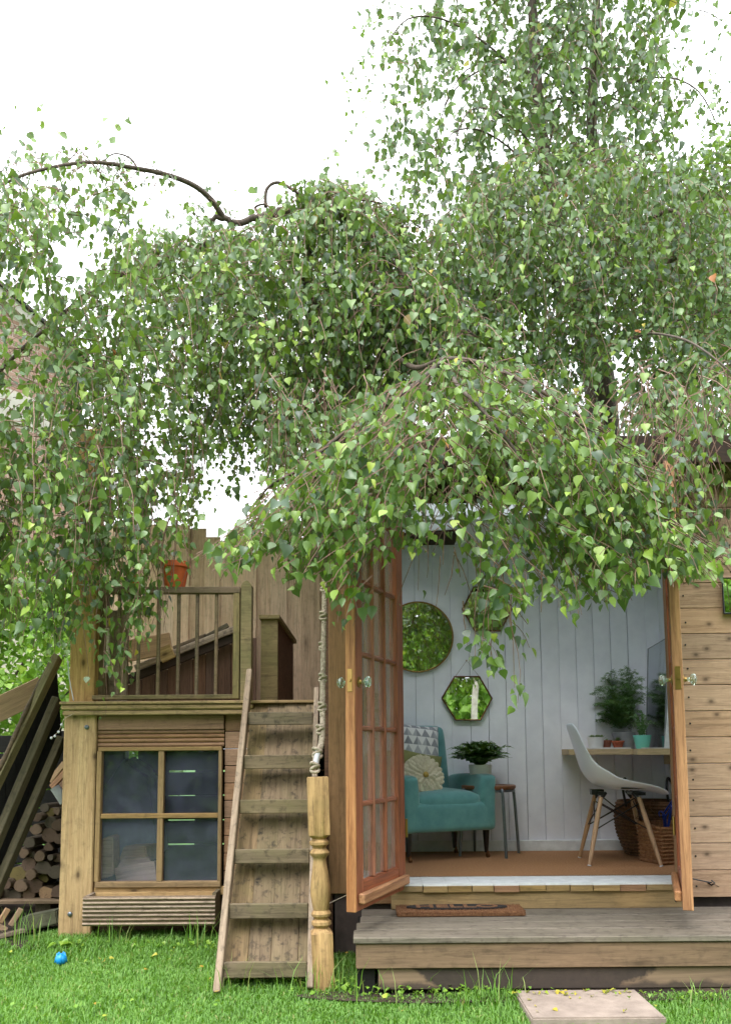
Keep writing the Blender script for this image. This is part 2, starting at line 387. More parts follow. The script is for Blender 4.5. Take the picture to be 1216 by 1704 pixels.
M_leaf1 = leafmat('birch leaf', [(0, S(54, 76, 50)), (.3, S(78, 102, 78)), (.65, S(94, 124, 60)), (.93, S(126, 156, 64)), (1.0, S(152, 180, 70))], False)
M_hedge = leafmat('hedge foliage', [(0, S(82, 122, 40)), (.5, S(136, 180, 66)), (1, S(186, 214, 104))], True, .4)
M_fern = leafmat('fern green', [(0, S(24, 62, 30)), (1, S(54, 104, 44))], True, .2)
M_aspar = leafmat('asparagus green', [(0, S(34, 72, 36)), (1, S(84, 126, 72))], True, .2)
M_succ = leafmat('succulent green', [(0, S(72, 104, 62)), (1, S(120, 144, 84))], True, .1)
M_grass = leafmat('grass blade', [(0, S(78, 122, 36)), (.5, S(120, 176, 62)), (.9, S(160, 206, 96)), (1, S(196, 184, 120))], True, .35, .5, .3)
M_twig = plain('twig', S(150, 118, 102), .7, S(92, 66, 56), 30)
def lawn():
    n = NT('lawn soil'); v, rn, raw = n.coords(rand=False)
    c = n.ramp(n.noise(raw, 14, 6), [(.35, S(54, 84, 28)), (.65, S(86, 128, 44))])
    n.col(c); n.rough(.95); n.bump(n.noise(raw, 50, 5), 1.0, .02); return n.mat
M_lawn = lawn()
def tri_pattern():
    """printed triangle pattern, flat print on cloth"""
    n = NT('triangle print'); tc = n.n('ShaderNodeTexCoord'); sp = n.n('ShaderNodeSeparateXYZ'); n.l(tc.outputs['Object'], sp.inputs[0])
    k = 16.0
    u = n.math('MULTIPLY', sp.outputs[0], k); w_ = n.math('MULTIPLY', sp.outputs[2], k * 1.1)
    fu = n.math('FRACT', n.math('ADD', u, 50.0)); fw = n.math('FRACT', n.math('ADD', w_, 50.0))
    row = n.math('FLOOR', n.math('ADD', w_, 50.0))
    d = n.math('ABSOLUTE', n.math('SUBTRACT', n.math('MULTIPLY', fu, 2.0), 1.0))
    up = n.math('GREATER_THAN', d, fw)
    idx = n.math('FLOOR', n.math('ADD', u, 50.0))
    cmb = n.n('ShaderNodeCombineXYZ'); n.l(idx, cmb.inputs[0]); n.l(row, cmb.inputs[1]); n.l(up, cmb.inputs[2])
    wn = n.n('ShaderNodeTexWhiteNoise'); n.l(cmb.outputs[0], wn.inputs[0])
    dark = n.ramp(wn.outputs[0], [(0, S(112, 114, 122)), (.5, S(140, 142, 150)), (1, S(164, 166, 172))])
    c = n.mix(up, S(206, 206, 208), dark); n.col(c); n.rough(.9)
    v, rn, raw = n.coords(); n.bump(n.noise(raw, 300, 3), .2, .002); return n.mat
M_tri = tri_pattern()
# ================================================================ GROUND
def grid_ground():
    m = MB(); xs = [-400, -60, -12, -5, -3, -2, -1, 0, 1, 2, 3, 5, 12, 60, 400]; ys = [-400, -60, -12, -4, 0, 2, 3.3, 3.8, 4.3, 4.8, 5.4, 6, 12, 60, 600]
    for y in ys:
        for x in xs: m.v.append((x, y, gz(y) - .004))
    n = len(xs)
    for j in range(len(ys) - 1):
        for i in range(n - 1): m.f.append((j * n + i, j * n + i + 1, (j + 1) * n + i + 1, (j + 1) * n + i)); m.m.append(0)
    return m
struct(grid_ground().build('ground', M_lawn, M=Matrix.Identity(4)))
# bare earth beside and under the wood store
m = MB(); pts = []
for k in range(28):
    a = 2 * math.pi * k / 28; r = 1 + .12 * math.sin(3 * a + 1) + .05 * math.sin(7 * a)
    pts.append((-2.75 + 1.12 * r * math.cos(a), 5.05 + .62 * r * math.sin(a)))
m.add([(x, y, gz(y) + .012) for x, y in pts] + [(-2.75, 5.05, gz(5.05) + .035)], [(i, (i + 1) % 28, 28) for i in range(28)])
struct(m.build('bare_earth', M_soil))
m = MB()
for x0, x1, y0, y1 in ((-.3, 2.6, 3.50, 3.72), (-2.1, -.2, 4.40, 4.62)):
    c = 18; ring = []
    for k in range(c):
        a = 2 * math.pi * k / c; cx = (x0 + x1) / 2; hx = (x1 - x0) / 2
        ring.append((cx + hx * math.copysign(abs(math.cos(a)) ** .6, math.cos(a)), (y0 + y1) / 2 + (y1 - y0) / 2 * math.sin(a) * (1 + .2 * math.sin(5 * a)), gz(3.6 if y1 < 4 else 4.5) + .010))
    m.add(ring, [tuple(range(c))])
struct(m.build('soil_strip', M_soil))

# ================================================================ GARDEN CABIN
YF = 4.24; YB = 5.53; ZF = .40
cab = thing('garden_cabin', 'timber garden cabin with open glazed doors and white painted inside under the birch', 'cabin', (.85, 4.9, 0))
XL, XR = .178, 1.545; ZL = 2.335; CXL = -.19; CXR = 3.4; ZW = 2.52
# left front trim board
beam('front_board', (-.10, YF + .012, .35), (-.10, YF + .012, ZW), (1, 0, 0), .175, .022, M_frontd, cab)
beam('front_board', (.082, YF + .012, .35), (.082, YF + .012, ZW), (1, 0, 0), .185, .022, M_frontd, cab)
# right panel of horizontal boards
z0 = .322; bh = .131; i = 0
xl = 1.60; xr = 1.60 + .305
while z0 < ZW - .02:
    h = min(bh, ZW - z0)
    o = beam('cladding_board', (xl, YF + .010 + rnd.uniform(-.002, .002), z0 + h / 2), (xr + rnd.uniform(-.003, .002), YF + .010, z0 + h / 2), (0, 0, 1), round(h - .003, 3), .022, M_front, cab, .002)
    z0 += h; i += 1
nail = MB(); nail.lathe([(.005, 0), (.004, .0018)], n=8); nail_me = None
for k in range(i):
    zc = .322 + bh * (k + .5)
    for xx in (xl + .025, xr - .03):
        Mn = Matrix.Translation((xx + rnd.uniform(-.004, .004), YF - .003, zc + rnd.uniform(-.02, .02))) @ Matrix.Rotation(R(90), 4, 'X')
        if nail_me is None: nail_me = nail.build('nail', M_blackm, cab, M=Mn).data
        else: reg(bpy.data.objects.new('nail', nail_me), Mn, cab)
beam('corner_board', (xr + .055, YF + .004, .30), (xr + .055, YF + .004, ZW), (1, 0, 0), .085, .026, M_frontd, cab)
z0 = .322
while z0 < ZW - .02:
    h = min(bh, ZW - z0); beam('cladding_board', (xr + .105, YF + .010, z0 + h / 2), (CXR, YF + .010, z0 + h / 2), (0, 0, 1), round(h - .003, 3), .022, M_front, cab, .002); z0 += h
# door posts / jambs and lintel
beam('door_jamb', (1.572, YF + .03, .30), (1.572, YF + .03, ZL + .1), (1, 0, 0), .05, .10, M_frontd, cab)
beam('door_jamb', (.160, YF + .075, .37), (.160, YF + .075, ZL), (1, 0, 0), .035, .09, M_doore, cab)
beam('lintel', (CXL, YF + .03, ZL + .075), (xl, YF + .03, ZL + .075), (0, 0, 1), .15, .05, M_soffit, cab)
# base skirt left of the step
m = MB(); m.box((CXL + .02, YF + .03, .02), (.22, YF + .07, .35)); m.build('base_panel', M_base, cab)
beam('bearer', (-.05, YF + .02, .335), (.3, YF + .02, .335), (0, 0, 1), .07, .04, M_frontd, cab)
m = MB(); m.box((1.6, YF + .06, .02), (CXR, YF + .12, .31)); m.build('base_panel', M_base, cab)
# walls
m = MB(); m.box((CXL - .02, YF + .03, .05), (CXL + .03, YB + .06, ZW)); m.build('side_wall', M_brown, cab)
for k in range(11):   # interior left wall boards
    y = YF + .09 + .115 * k
    beam('inner_wall_board', (CXL + .045, y + .056, ZF), (CXL + .045, y + .056, ZW), (0, 1, 0), .112, .014, M_white, cab, .002)
for k in range(11):
    y = YF + .09 + .115 * k
    beam('inner_wall_board', (1.955, y + .056, ZF), (1.955, y + .056, ZW), (0, 1, 0), .112, .014, M_white, cab, .002)
# back wall: boards with real gaps
x = CXL + .05; k = 0
while x < 2.0:
    wd = .118 + rnd.uniform(-.006, .006)
    gap = rnd.choice([.0012, .002, .003, .0035])
    tl = rnd.uniform(-.001, .001)
    beam('inner_wall_board', (x + wd / 2, YB + .012 + rnd.uniform(0, .004), ZF - .02), (x + wd / 2 + tl, YB + .012 + rnd.uniform(0, .004), ZW), (1, 0, 0), round(wd - gap, 3), .016, M_white, cab, .0015)
    x += wd; k += 1
m = MB(); m.box((CXL, YB + .026, .2), (3.4, YB + .05, ZW)); m.build('back_wall', M_black, cab)
m = MB(); m.box((CXR - .05, YF + .03, .05), (CXR, YB, ZW)); m.build('side_wall', M_brown, cab)
# front wall seen from inside + skirting
beam('skirting', (CXL + .06, YB - .006, ZF + .035), (1.94, YB - .006, ZF + .035), (0, 0, 1), .07, .014, M_white2, cab)
m = MB(); m.box((CXL + .03, YF + .058, ZF), (.140, YF + .078, ZW - .01)); m.box((1.60, YF + .085, ZF), (1.95, YF + .1, ZW - .01)); m.box((.14, YF + .06, ZL + .02), (1.6, YF + .078, ZW - .01)); m.build('inner_front_wall', M_white, cab)
# floor, painted board ends and coir carpet
m = MB(); m.box((CXL + .05, 4.44, .34), (1.95, YB, ZF - .008)); m.build('floor', M_brown, cab)
m = MB(); m.box((CXL + .055, 4.43, ZF - .007), (1.945, YB - .002, ZF + .002)); m.build('coir_carpet', M_coir, cab)
x = XL - .012
while x < XR + .01:
    wd = rnd.uniform(.105, .135); wd = min(wd, XR + .02 - x); f = rnd.uniform(-.006, .006)
    m = MB(); m.box((x, 4.195 + f, ZF - .008), (x + wd - .0015, 4.445, ZF + .002)); m.build('painted_floorboard', M_white2, cab)
    m = MB(); m.box((x + .001, 4.187 + f * 1.3 + rnd.uniform(-.003, .003), ZF - .036 + rnd.uniform(-.002, .003)), (x + wd - .003, 4.43, ZF - .0085)); m.build('board_end', rnd.choice([M_ridge, M_sill, M_sill, M_sill]), cab)
    x += wd
beam('sill_board', (XL - .06, 4.225, .325), (XR + .02, 4.225, .325), (0, 0, 1), .092, .04, M_sill, cab)
# roof: ceiling with a roof light and a larger added one, felt, fascia, soffit
m = MB()
sk_ = [(.02, 5.02), (.62, 4.98), (.60, 5.20), (.02, 5.34)]
zc = 2.42; zr = 2.56
def flat(pts, z, t, mt, name, par=cab):
    mm = MB(); mm.poly([(a, b, z) for a, b in pts], (0, 0, t)); return mm.build(name, mt, par)
flat([(CXL + .05, YF + .08), (1.95, YF + .08), (1.95, 4.40), (CXL + .05, 4.40)], zc, .02, M_white2, 'ceiling_panel')
flat([(CXL + .05, 4.90), (1.95, 4.90), (1.95, 4.98), (.62, 4.98), (.02, 5.02), (CXL + .05, 5.02)], zc, .02, M_white2, 'ceiling_panel')
flat([(CXL + .05, 4.40), (.0, 4.40), (.0, 4.90), (CXL + .05, 4.90)], zc, .02, M_white2, 'ceiling_panel')
flat([(.0, 4.40), (1.85, 4.40), (1.85, 4.90), (.0, 4.90)], zr + .055, .006, M_roofglass, 'roof_light_pane')  # wide unseen roof light, added to let more light into the room
for a, b in (((.0, 4.40), (1.85, 4.40)), ((1.85, 4.40), (1.85, 4.90)), ((1.85, 4.90), (.0, 4.90)), ((.0, 4.90), (.0, 4.40))):
    beam('roof_light_frame', (a[0], a[1], zc + .105), (b[0], b[1], zc + .105), (0, 0, 1), .17, .012, M_white2, cab)
flat([(CXL + .05, 5.02), (.02, 5.02), (.02, 5.34), (CXL + .05, 5.34)], zc, .02, M_white2, 'ceiling_panel')
flat([(.62, 4.98), (1.95, 4.98), (1.95, YB), (.60, YB), (.60, 5.20)], zc, .02, M_white2, 'ceiling_panel')
flat([(CXL + .05, 5.34), (.02, 5.34), (.60, 5.20), (.60, YB), (CXL + .05, YB)], zc, .02, M_soffit, 'ceiling_panel')
flat([(.02, 5.02), (.62, 4.98), (.60, 5.20), (.02, 5.34)], zr + .055, .006, M_roofglass, 'roof_light_pane')
for a, b in (((.02, 5.02), (.62, 4.98)), ((.62, 4.98), (.60, 5.20)), ((.60, 5.20), (.02, 5.34)), ((.02, 5.34), (.02, 5.02))):
    beam('roof_light_frame', (a[0], a[1], zc + .105), (b[0], b[1], zc + .105), (0, 0, 1), .17, .012, M_white2, cab)
flat([(CXL - .04, YF - .17), (CXR + .1, YF - .17), (CXR + .1, 4.39), (CXL - .04, 4.39)], zr, .05, M_felt, 'roof_panel')
flat([(CXL - .04, 4.39), (-.01, 4.39), (-.01, 4.91), (CXL - .04, 4.91)], zr, .05, M_felt, 'roof_panel')
flat([(1.86, 4.39), (CXR + .1, 4.39), (CXR + .1, 4.91), (1.86, 4.91)], zr, .05, M_felt, 'roof_panel')
flat([(CXL - .04, 4.91), (CXR + .1, 4.91), (CXR + .1, 4.97), (CXL - .04, 4.97)], zr, .05, M_felt, 'roof_panel')
flat([(CXL - .04, 4.97), (.01, 4.97), (.01, 5.36), (CXL - .04, 5.36)], zr, .05, M_felt, 'roof_panel')
flat([(.63, 4.97), (CXR + .1, 4.97), (CXR + .1, 5.36), (.63, 5.36)], zr, .05, M_felt, 'roof_panel')
flat([(CXL - .04, 5.36), (CXR + .1, 5.36), (CXR + .1, YB + .25), (CXL - .04, YB + .25)], zr, .05, M_felt, 'roof_panel')
beam('fascia_board', (CXL - .05, YF - .185, zr - .03), (CXR + .1, YF - .185, zr - .03), (0, 0, 1), .14, .022, M_soffit, cab)
beam('fascia_board', (CXL - .055, YF - .17, zr - .03), (CXL - .055, YB + .25, zr - .03), (0, 0, 1), .16, .022, M_soffit, cab)
for k in range(9): beam('rafter_end', (CXL + .05 + k * .42, YF - .17, zr - .045), (CXL + .05 + k * .42, YF + .02, zr - .045), (0, 0, 1), .085, .045, M_soffit, cab)

# doors: frame mesh with sub-parts
def glazed_door(hx, hy, ex, ey, side, label):
    Wd = math.hypot(ex - hx, ey - hy); ang = math.atan2(ey - hy, ex - hx)
    M = Matrix.Translation((hx, hy, .375)) @ Matrix.Rotation(ang, 4, 'Z')
    H = 1.945; T = .042; sw = .092
    zg = [.115, .445, .775, 1.105, 1.435, 1.765]
    def loc(name, lo, hi, mt, par, bev=.003):
        bm = [(hi[i] - lo[i]) for i in range(3)]; c = [(hi[i] + lo[i]) / 2 for i in range(3)]
        ax = max(range(3), key=lambda i: bm[i])
        Ml = M @ Matrix.Translation(c)
        if ax == 2: Ml = Ml @ Matrix.Rotation(R(-90), 4, 'Y'); d = (bm[2], bm[1], bm[0])
        else: d = bm
        o = bpy.data.objects.new(name, boxmesh(d[0], d[1], d[2], bev, mt)); return reg(o, Ml, par)
    t = T / 2
    door = loc('door', (0, -t, 0), (sw, t, H), M_door, cab); door['label'] = label
    loc('stile', (Wd - sw, -t, 0), (Wd - .012, t, H), M_door, door)
    loc('stile_edge', (Wd - .012, -t - .0005, 0), (Wd, t + .0005, H), M_doore, door, .002)
    loc('bottom_rail', (sw + .001, -t + .002, 0), (Wd - sw - .001, t - .002, zg[0]), M_door, door)
    loc('top_rail', (sw + .001, -t + .002, zg[5]), (Wd - sw - .001, t - .002, H), M_door, door)
    s = side
    a, b = sorted((s * (t + .001), s * (t + .03)))
    loc('weather_bar', (.02, a, .03), (Wd - .012 - sw * .9 + .07, b, .075), M_doore, door, .006)
    gw = (Wd - 2 * sw) / 3
    for k in (1, 2): loc('muntin', (sw + gw * k - .011, -t + .004, zg[0]), (sw + gw * k + .011, t - .004, zg[5]), M_door, door, .006)
    for zz in zg[1:5]:
        for k in range(3): loc('muntin', (sw + gw * k + (.011 if k else .0), -t + .006, zz - .011), (sw + gw * (k + 1) - (.011 if k < 2 else 0), t - .006, zz + .011), M_door, door, .006)
    for j in range(5):
        for k in range(3): loc('pane', (sw + gw * k + .004, -.002, zg[j] + .004), (sw + gw * (k + 1) - .004, .002, zg[j + 1] - .004), M_glass, door, 0)
    # knobs
    for sg in (-1, 1):
        mk = MB(); prof = [(.007, .0), (.007, .018), (.011, .022), (.022, .029), (.025, .038), (.021, .047), (.010, .051)]
        mk.lathe(prof, n=8)
        kn = mk.build('knob', M_crystal, door, M=M @ Matrix.Translation((Wd - .05, sg * (t + .006), .975)) @ Matrix.Rotation(R(-90 * sg), 4, 'X'))
        mk = MB(); mk.lathe([(.024, 0), (.024, .003), (.012, .007), (.009, .016)], n=18)
        mk.build('knob_plate', M_brass, door, M=M @ Matrix.Translation((Wd - .05, sg * (t + .0005), .975)) @ Matrix.Rotation(R(-90 * sg), 4, 'X'), smooth=40)
    loc('latch_plate', (Wd + .0005, -.012, .93), (Wd + .003, .012, 1.03), M_brass, door, .001)
    mk = MB(); mk.tube([(Wd + .002, 0, .98), (Wd + .010, 0, .98)], .007, 8); mk.build('latch', M_brass, door, M=M)
    for zz in (.25, 1.7):
        mk = MB(); mk.tube([(-.004, s * (t + .006), zz), (-.004, s * (t + .006), zz + .09)], .007, 8); mk.build('hinge', M_brass, door, M=M)
    return door, M, Wd
nx, ny = -.238, -.60; L_ = math.hypot(nx, ny); 
dL, ML_, WL_ = glazed_door(.170, 4.225, .170 + nx / L_ * .645, 4.225 + ny / L_ * .645, 1, 'left glazed door swung wide open')
nx, ny = -.200, -.60; L_ = math.hypot(nx, ny)
dR, MR_, WR_ = glazed_door(1.548, 4.225, 1.548 + nx / L_ * .645, 4.225 + ny / L_ * .645, -1, 'right glazed door seen edge on')
# chain bolt on right door, stay hook on the wall
m = MB(); p = P(1122, 1468, 3.95)
for k in range(7): m.tube([p + Vector((0, 0, -.013 * k)), p + Vector((.003, 0, -.013 * k - .011))], .0055 if k else .009, 6)
m.build('door_bolt', M_blackm, cab)
m = MB(); a = P(1150, 1462, YF - .03); b = P(1183, 1469, YF - .02)
m.tube([a, b], .0035, 6); m.tube([b + Vector((0, 0, .012)), b + Vector((.012, -.01, 0)), b + Vector((0, 0, -.012)), b + Vector((-.01, 0.02, -.002))], .004, 6)
m.tube([b, P(1196, 1476, YF)], .0015, 5)
m.build('door_stay', M_blackm, cab)
# cord from the post to the door
m = MB(); m.tube([P(548, 1503, 3.9), P(580, 1488, 3.8)], .002, 5); m.build('door_cord', M_rope, cab)

# ================================================================ DECK STEP
dk = thing('deck_step', 'weathered grey timber deck step in front of the cabin doorway', 'step', (1.0, 3.9, 0))
zd = .28; x0, x1 = -.06, 3.3
yy = 3.58; ws = [.165, .150, .150, .185]
for k, wd in enumerate(ws):
    xo = x0 + .012 * k + rnd.uniform(-.004, .004)
    beam('deck_board', (xo, yy + wd / 2, zd - .0125 + rnd.uniform(-.002, .001)), (x1, yy + wd / 2, zd - .0125), (0, 1, 0), round(wd - .010, 3), .026, M_deck, dk, .004)
    yy += wd
beam('riser_board', (x0 + .012, 3.607, zd - .026 - .052), (x1, 3.607, zd - .026 - .052), (0, 0, 1), .100, .024, M_fascia, dk)
beam('riser_board', (.045, 3.622, .106), (x1, 3.622, .106), (0, 0, 1), .085, .024, M_wetb, dk)
beam('riser_board', (.75, 3.628, .042), (x1, 3.628, .042), (0, 0, 1), .040, .024, M_wet, dk)
for x in (.06, 1.2, 2.4): beam('bearer', (x, 3.64, .14), (x, 4.2, .14), (0, 0, 1), .21, .05, M_black, dk)
m = MB(); m.box((-.045, 3.625, .03), (.03, 4.2, .25)); m.build('side_board', M_black, dk)

# ================================================================ PAVING SLAB
m = MB(); zs = .062
m.box((.605, 3.235, .0), (1.105, 3.60, zs)); tag(m.build('paving_slab', M_slab, bevel=.006), 'pinkish stone paving slab set in the grass below the deck step', 'paving slab')

# ================================================================ PLAY PLATFORM
YP = 4.60
pf = thing('play_platform', 'raised timber play platform with a four pane window and railing on top', 'play platform', (-1.2, 5.0, .06))
def X(px, py, Y): return P(px, py, Y).x
def Z(px, py, Y): return P(px, py, Y).z
zl = Z(300, 1175, YP)
gp = gz(YP)
xpl, xpr = X(104, 1300, YP), X(158, 1300, YP)
xc = (xpl + xpr) / 2; pw = xpr - xpl
beam('corner_post', (xc, YP + .06, gp - .02), (xc, YP + .06, zl - .035), (1, 0, 0), round(pw, 3), .12, M_post, pf, .006)
xu0, xu1 = X(118, 1000, YP + .05), X(159, 1000, YP + .05)
beam('corner_post', ((xu0 + xu1) / 2, YP + .12, zl - .03), ((xu0 + xu1) / 2, YP + .12, 2.9), (1, 0, 0), round(xu1 - xu0, 3), .11, M_post, pf, .006)
# bolts
for px_, py_ in ((117, 1521), (145, 1210)):
    q = P(px_, py_, YP); m = MB(); m.lathe([(.013, 0), (.012, .006), (.006, .010)], n=12)
    m.build('bolt', M_steel, pf, M=Matrix.Translation((q.x, YP - .0005, q.z)) @ Matrix.Rotation(R(90), 4, 'X'))
# ledge : three stepped layers
xa, xb = X(100, 1175, YP - .05), X(531, 1175, YP - .05)
beam('ledge_board', (xa, YP + .0, zl + .018), (xb, YP + .0, zl + .018), (0, 1, 0), .12, .016, M_ledge, pf)
beam('ledge_board', (xa + .004, YP - .035, zl - .006), (X(424, 1175, YP), YP - .035, zl - .006), (0, 0, 1), .030, .030, M_ledge, pf, .008)
beam('ledge_board', (xa + .012, YP - .028, zl - .036), (X(424, 1175, YP), YP - .028, zl - .036), (0, 0, 1), .026, .026, M_ledge, pf, .005)
# window opening: boards above
xw0, xw1 = X(159, 1300, YP), X(371, 1300, YP)
zt = Z(260, 1190, YP); za = Z(260, 1214, YP); zb = Z(260, 1243, YP); zc_ = Z(260, 1475, YP); zd_ = Z(260, 1488, YP)
beam('header_board', (xw0, YP + .03, (zt + za) / 2), (xw1, YP + .03, (zt + za) / 2), (0, 0, 1), round(zt - za, 3), .03, M_clad, pf)
nb = 4; hb = (za - zb) / nb
for k in range(nb):
    z_ = za - hb * (k + .5); m = MB()
    m.tube([(xw0, YP + .034, z_), (xw1, YP + .034, z_)], hb * .51, 8); m.build('ridge_moulding', M_ridge, pf, smooth=60)
win = beam('window', (xw0 + .008, YP + .03, zb - .010), (xw1 - .008, YP + .03, zb - .010), (0, 0, 1), .022, .05, M_win, pf)
def wp(name, a, b, wdir, wd, t, mt=M_win): return beam(name, a, b, wdir, wd, t, mt, win)
wp('frame', (xw0 + .008, YP + .03, zc_ + .008), (xw1 - .008, YP + .03, zc_ + .008), (0, 0, 1), .030, .05)
wp('frame', (xw0 + .016, YP + .029, zc_ + .023), (xw0 + .016, YP + .029, zb - .021), (1, 0, 0), .026, .048)
wp('frame', (xw1 - .016, YP + .029, zc_ + .023), (xw1 - .016, YP + .029, zb - .021), (1, 0, 0), .020, .048)
xm = X(266, 1350, YP); zm = Z(266, 1358, YP)
wp('muntin', (xm, YP + .03, zc_ + .023), (xm, YP + .03, zb - .021), (1, 0, 0), .032, .036)
wp('muntin', (xw0 + .030, YP + .026, zm), (xw1 - .027, YP + .026, zm), (0, 0, 1), .026, .034)
for (a, b) in ((xw0 + .03, xm - .017), (xm + .017, xw1 - .027)):
    for (c, d) in ((zc_ + .024, zm - .014), (zm + .014, zb - .022)):
        m = MB(); m.box((a, YP + .040, c), (b, YP + .044, d)); m.build('pane', M_wglass, win)
beam('sill_plank', (xw0, YP + .035, zc_ - .028), (xw1 + .01, YP + .035, zc_ - .028), (0, 0, 1), .045, .03, M_post, pf)
# boards under the window behind the planter
for k in range(3): beam('cladding_board', (xw0, YP + .06, zc_ - .11 - .1 * k), (xw1, YP + .06, zc_ - .11 - .1 * k), (0, 0, 1), .098, .02, M_brown, pf)
# cladding right of the window
z_ = zt + .004
while z_ > gp + .05:
    h = .094; beam('cladding_board', (xw1 + .004, YP + .045, z_ - h / 2), (X(415, 1300, YP) + .12, YP + .045 + rnd.uniform(-.002, .002), z_ - h / 2), (0, 0, 1), h - .004, .022, M_clad, pf, .002); z_ -= h
# dark den behind the glass: back wall of slats with gaps, floor, left wall, roof
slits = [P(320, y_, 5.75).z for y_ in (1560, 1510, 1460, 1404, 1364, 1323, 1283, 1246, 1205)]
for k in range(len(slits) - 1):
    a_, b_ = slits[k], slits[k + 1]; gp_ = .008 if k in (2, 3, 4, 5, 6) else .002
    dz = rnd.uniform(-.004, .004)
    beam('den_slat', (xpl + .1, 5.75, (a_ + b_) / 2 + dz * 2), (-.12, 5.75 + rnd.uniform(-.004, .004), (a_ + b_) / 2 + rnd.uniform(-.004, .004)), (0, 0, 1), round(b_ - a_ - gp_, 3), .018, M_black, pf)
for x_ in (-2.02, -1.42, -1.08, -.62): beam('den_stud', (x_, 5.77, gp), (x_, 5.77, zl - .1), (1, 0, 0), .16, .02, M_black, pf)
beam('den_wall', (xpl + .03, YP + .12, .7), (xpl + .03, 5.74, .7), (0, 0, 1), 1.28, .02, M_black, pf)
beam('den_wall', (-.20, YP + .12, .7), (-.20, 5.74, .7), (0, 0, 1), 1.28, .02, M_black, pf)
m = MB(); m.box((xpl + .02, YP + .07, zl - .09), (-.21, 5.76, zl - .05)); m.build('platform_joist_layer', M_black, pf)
k = 0; y = YP + .06
while y < 5.72:
    beam('floor_board', (xpl + .02, y + .06, zl + .0), (-.21, y + .06, zl + .0), (0, 1, 0), .117, .022, M_green, pf); y += .12
# railing
rl = beam('railing', P(168, 983, YP + .06), P(401, 983, YP + .06), (0, 0, 1), .036, .05, M_rail, pf)
rz0 = P(300, 983, YP + .06).z; rzb = P(300, 1160, YP + .06).z
beam('bottom_rail', (X(155, 1160, YP + .06), YP + .06, rzb), (X(388, 1160, YP + .06), YP + .06, rzb), (0, 0, 1), .024, .045, M_green, rl)
for px_ in (199, 232, 265, 298, 329, 361):
    xx = X(px_ - 1, 1080, YP + .06); m = MB(); m.tube([(xx, YP + .06, rzb + .01), (xx, YP + .06, rz0 - .015)], .0105, 8); m.build('baluster', M_rail, rl, smooth=60)
xx = X(394, 1080, YP + .06); beam('end_stile', (xx, YP + .06, rzb - .012), (xx, YP + .06, rz0 - .018), (1, 0, 0), .036, .045, M_green, rl)
# right post with pointed top
x_a, x_b = X(402, 1070, YP + .08), X(420, 1070, YP + .08); zt_ = Z(410, 968, YP + .08)
m = MB(); xm_ = (x_a + x_b) / 2
m.poly([(x_a, YP + .04, zl + .027), (x_b, YP + .04, zl + .027), (x_b, YP + .04, zt_ - .03), (xm_ + .008, YP + .04, zt_), (xm_ - .008, YP + .04, zt_), (x_a, YP + .04, zt_ - .03)], (0, .07, 0))
m.build('railing_post', M_green, pf, bevel=.003)
# grey post + board next to the corner post
beam('grey_post', (X(168, 1080, YP + .15), YP + .17, zl + .01), (X(168, 1080, YP + .15), YP + .17, Z(168, 965, YP + .1)), (1, 0, 0), .07, .06, M_rail, pf)
beam('side_board', (X(196, 1100, YP + .2), YP + .22, zl + .01), (X(196, 1100, YP + .2), YP + .22, Z(196, 1010, YP + .1)), (1, 0, 0), .11, .022, M_lad, pf)
# carabiner and its twisted rope on the left
m = MB(); q = P(178, 1120, YP + .02)
m.tube([q + Vector((0, 0, .25)), q + Vector((.004, 0, .1)), q + Vector((-.003, 0, .0))], .009, 8)
tag(m.build('hanging_rope_end', M_rope, smooth=60), 'short frayed rope end hanging beside the grey post on the platform', 'rope')

# window box
wb_z0, wb_z1 = Z(250, 1541, YP - .14), Z(250, 1492, YP - .14)
xa_, xb_ = X(138, 1515, YP - .14), X(358, 1515, YP - .14)
wb = thing('window_box', 'empty ridged timber window box below the four pane window', 'planter', ((xa_ + xb_) / 2, YP - .07, wb_z0))
hb = (wb_z1 - wb_z0) / 7
m = MB(); m.box((xa_, YP - .135, wb_z0), (xb_, YP - .115, wb_z1)); m.build('front_panel', M_lad, wb)
for k in range(7):
    z_ = wb_z0 + hb * (k + .5); m = MB(); m.tube([(xa_, YP - .138, z_), (xb_, YP - .138, z_)], hb * .36, 6); m.build('ridge', M_lad, wb, smooth=60)
m = MB(); m.box((xa_, YP - .114, wb_z0), (xa_ + .02, YP + .012, wb_z1)); m.build('side_panel', M_lad, wb)
m = MB(); m.box((xb_ - .02, YP - .114, wb_z0), (xb_, YP + .012, wb_z1 + .012)); m.build('side_panel', M_dark, wb)
m = MB(); m.box((xa_ + .02, YP - .114, wb_z0), (xb_ - .02, YP + .012, wb_z0 + .02)); m.build('bottom_panel', M_dark, wb)
m = MB(); m.box((xa_ + .02, YP - .002, wb_z0 + .02), (xb_ - .02, YP + .012, wb_z1)); m.build('back_panel', M_post, wb)

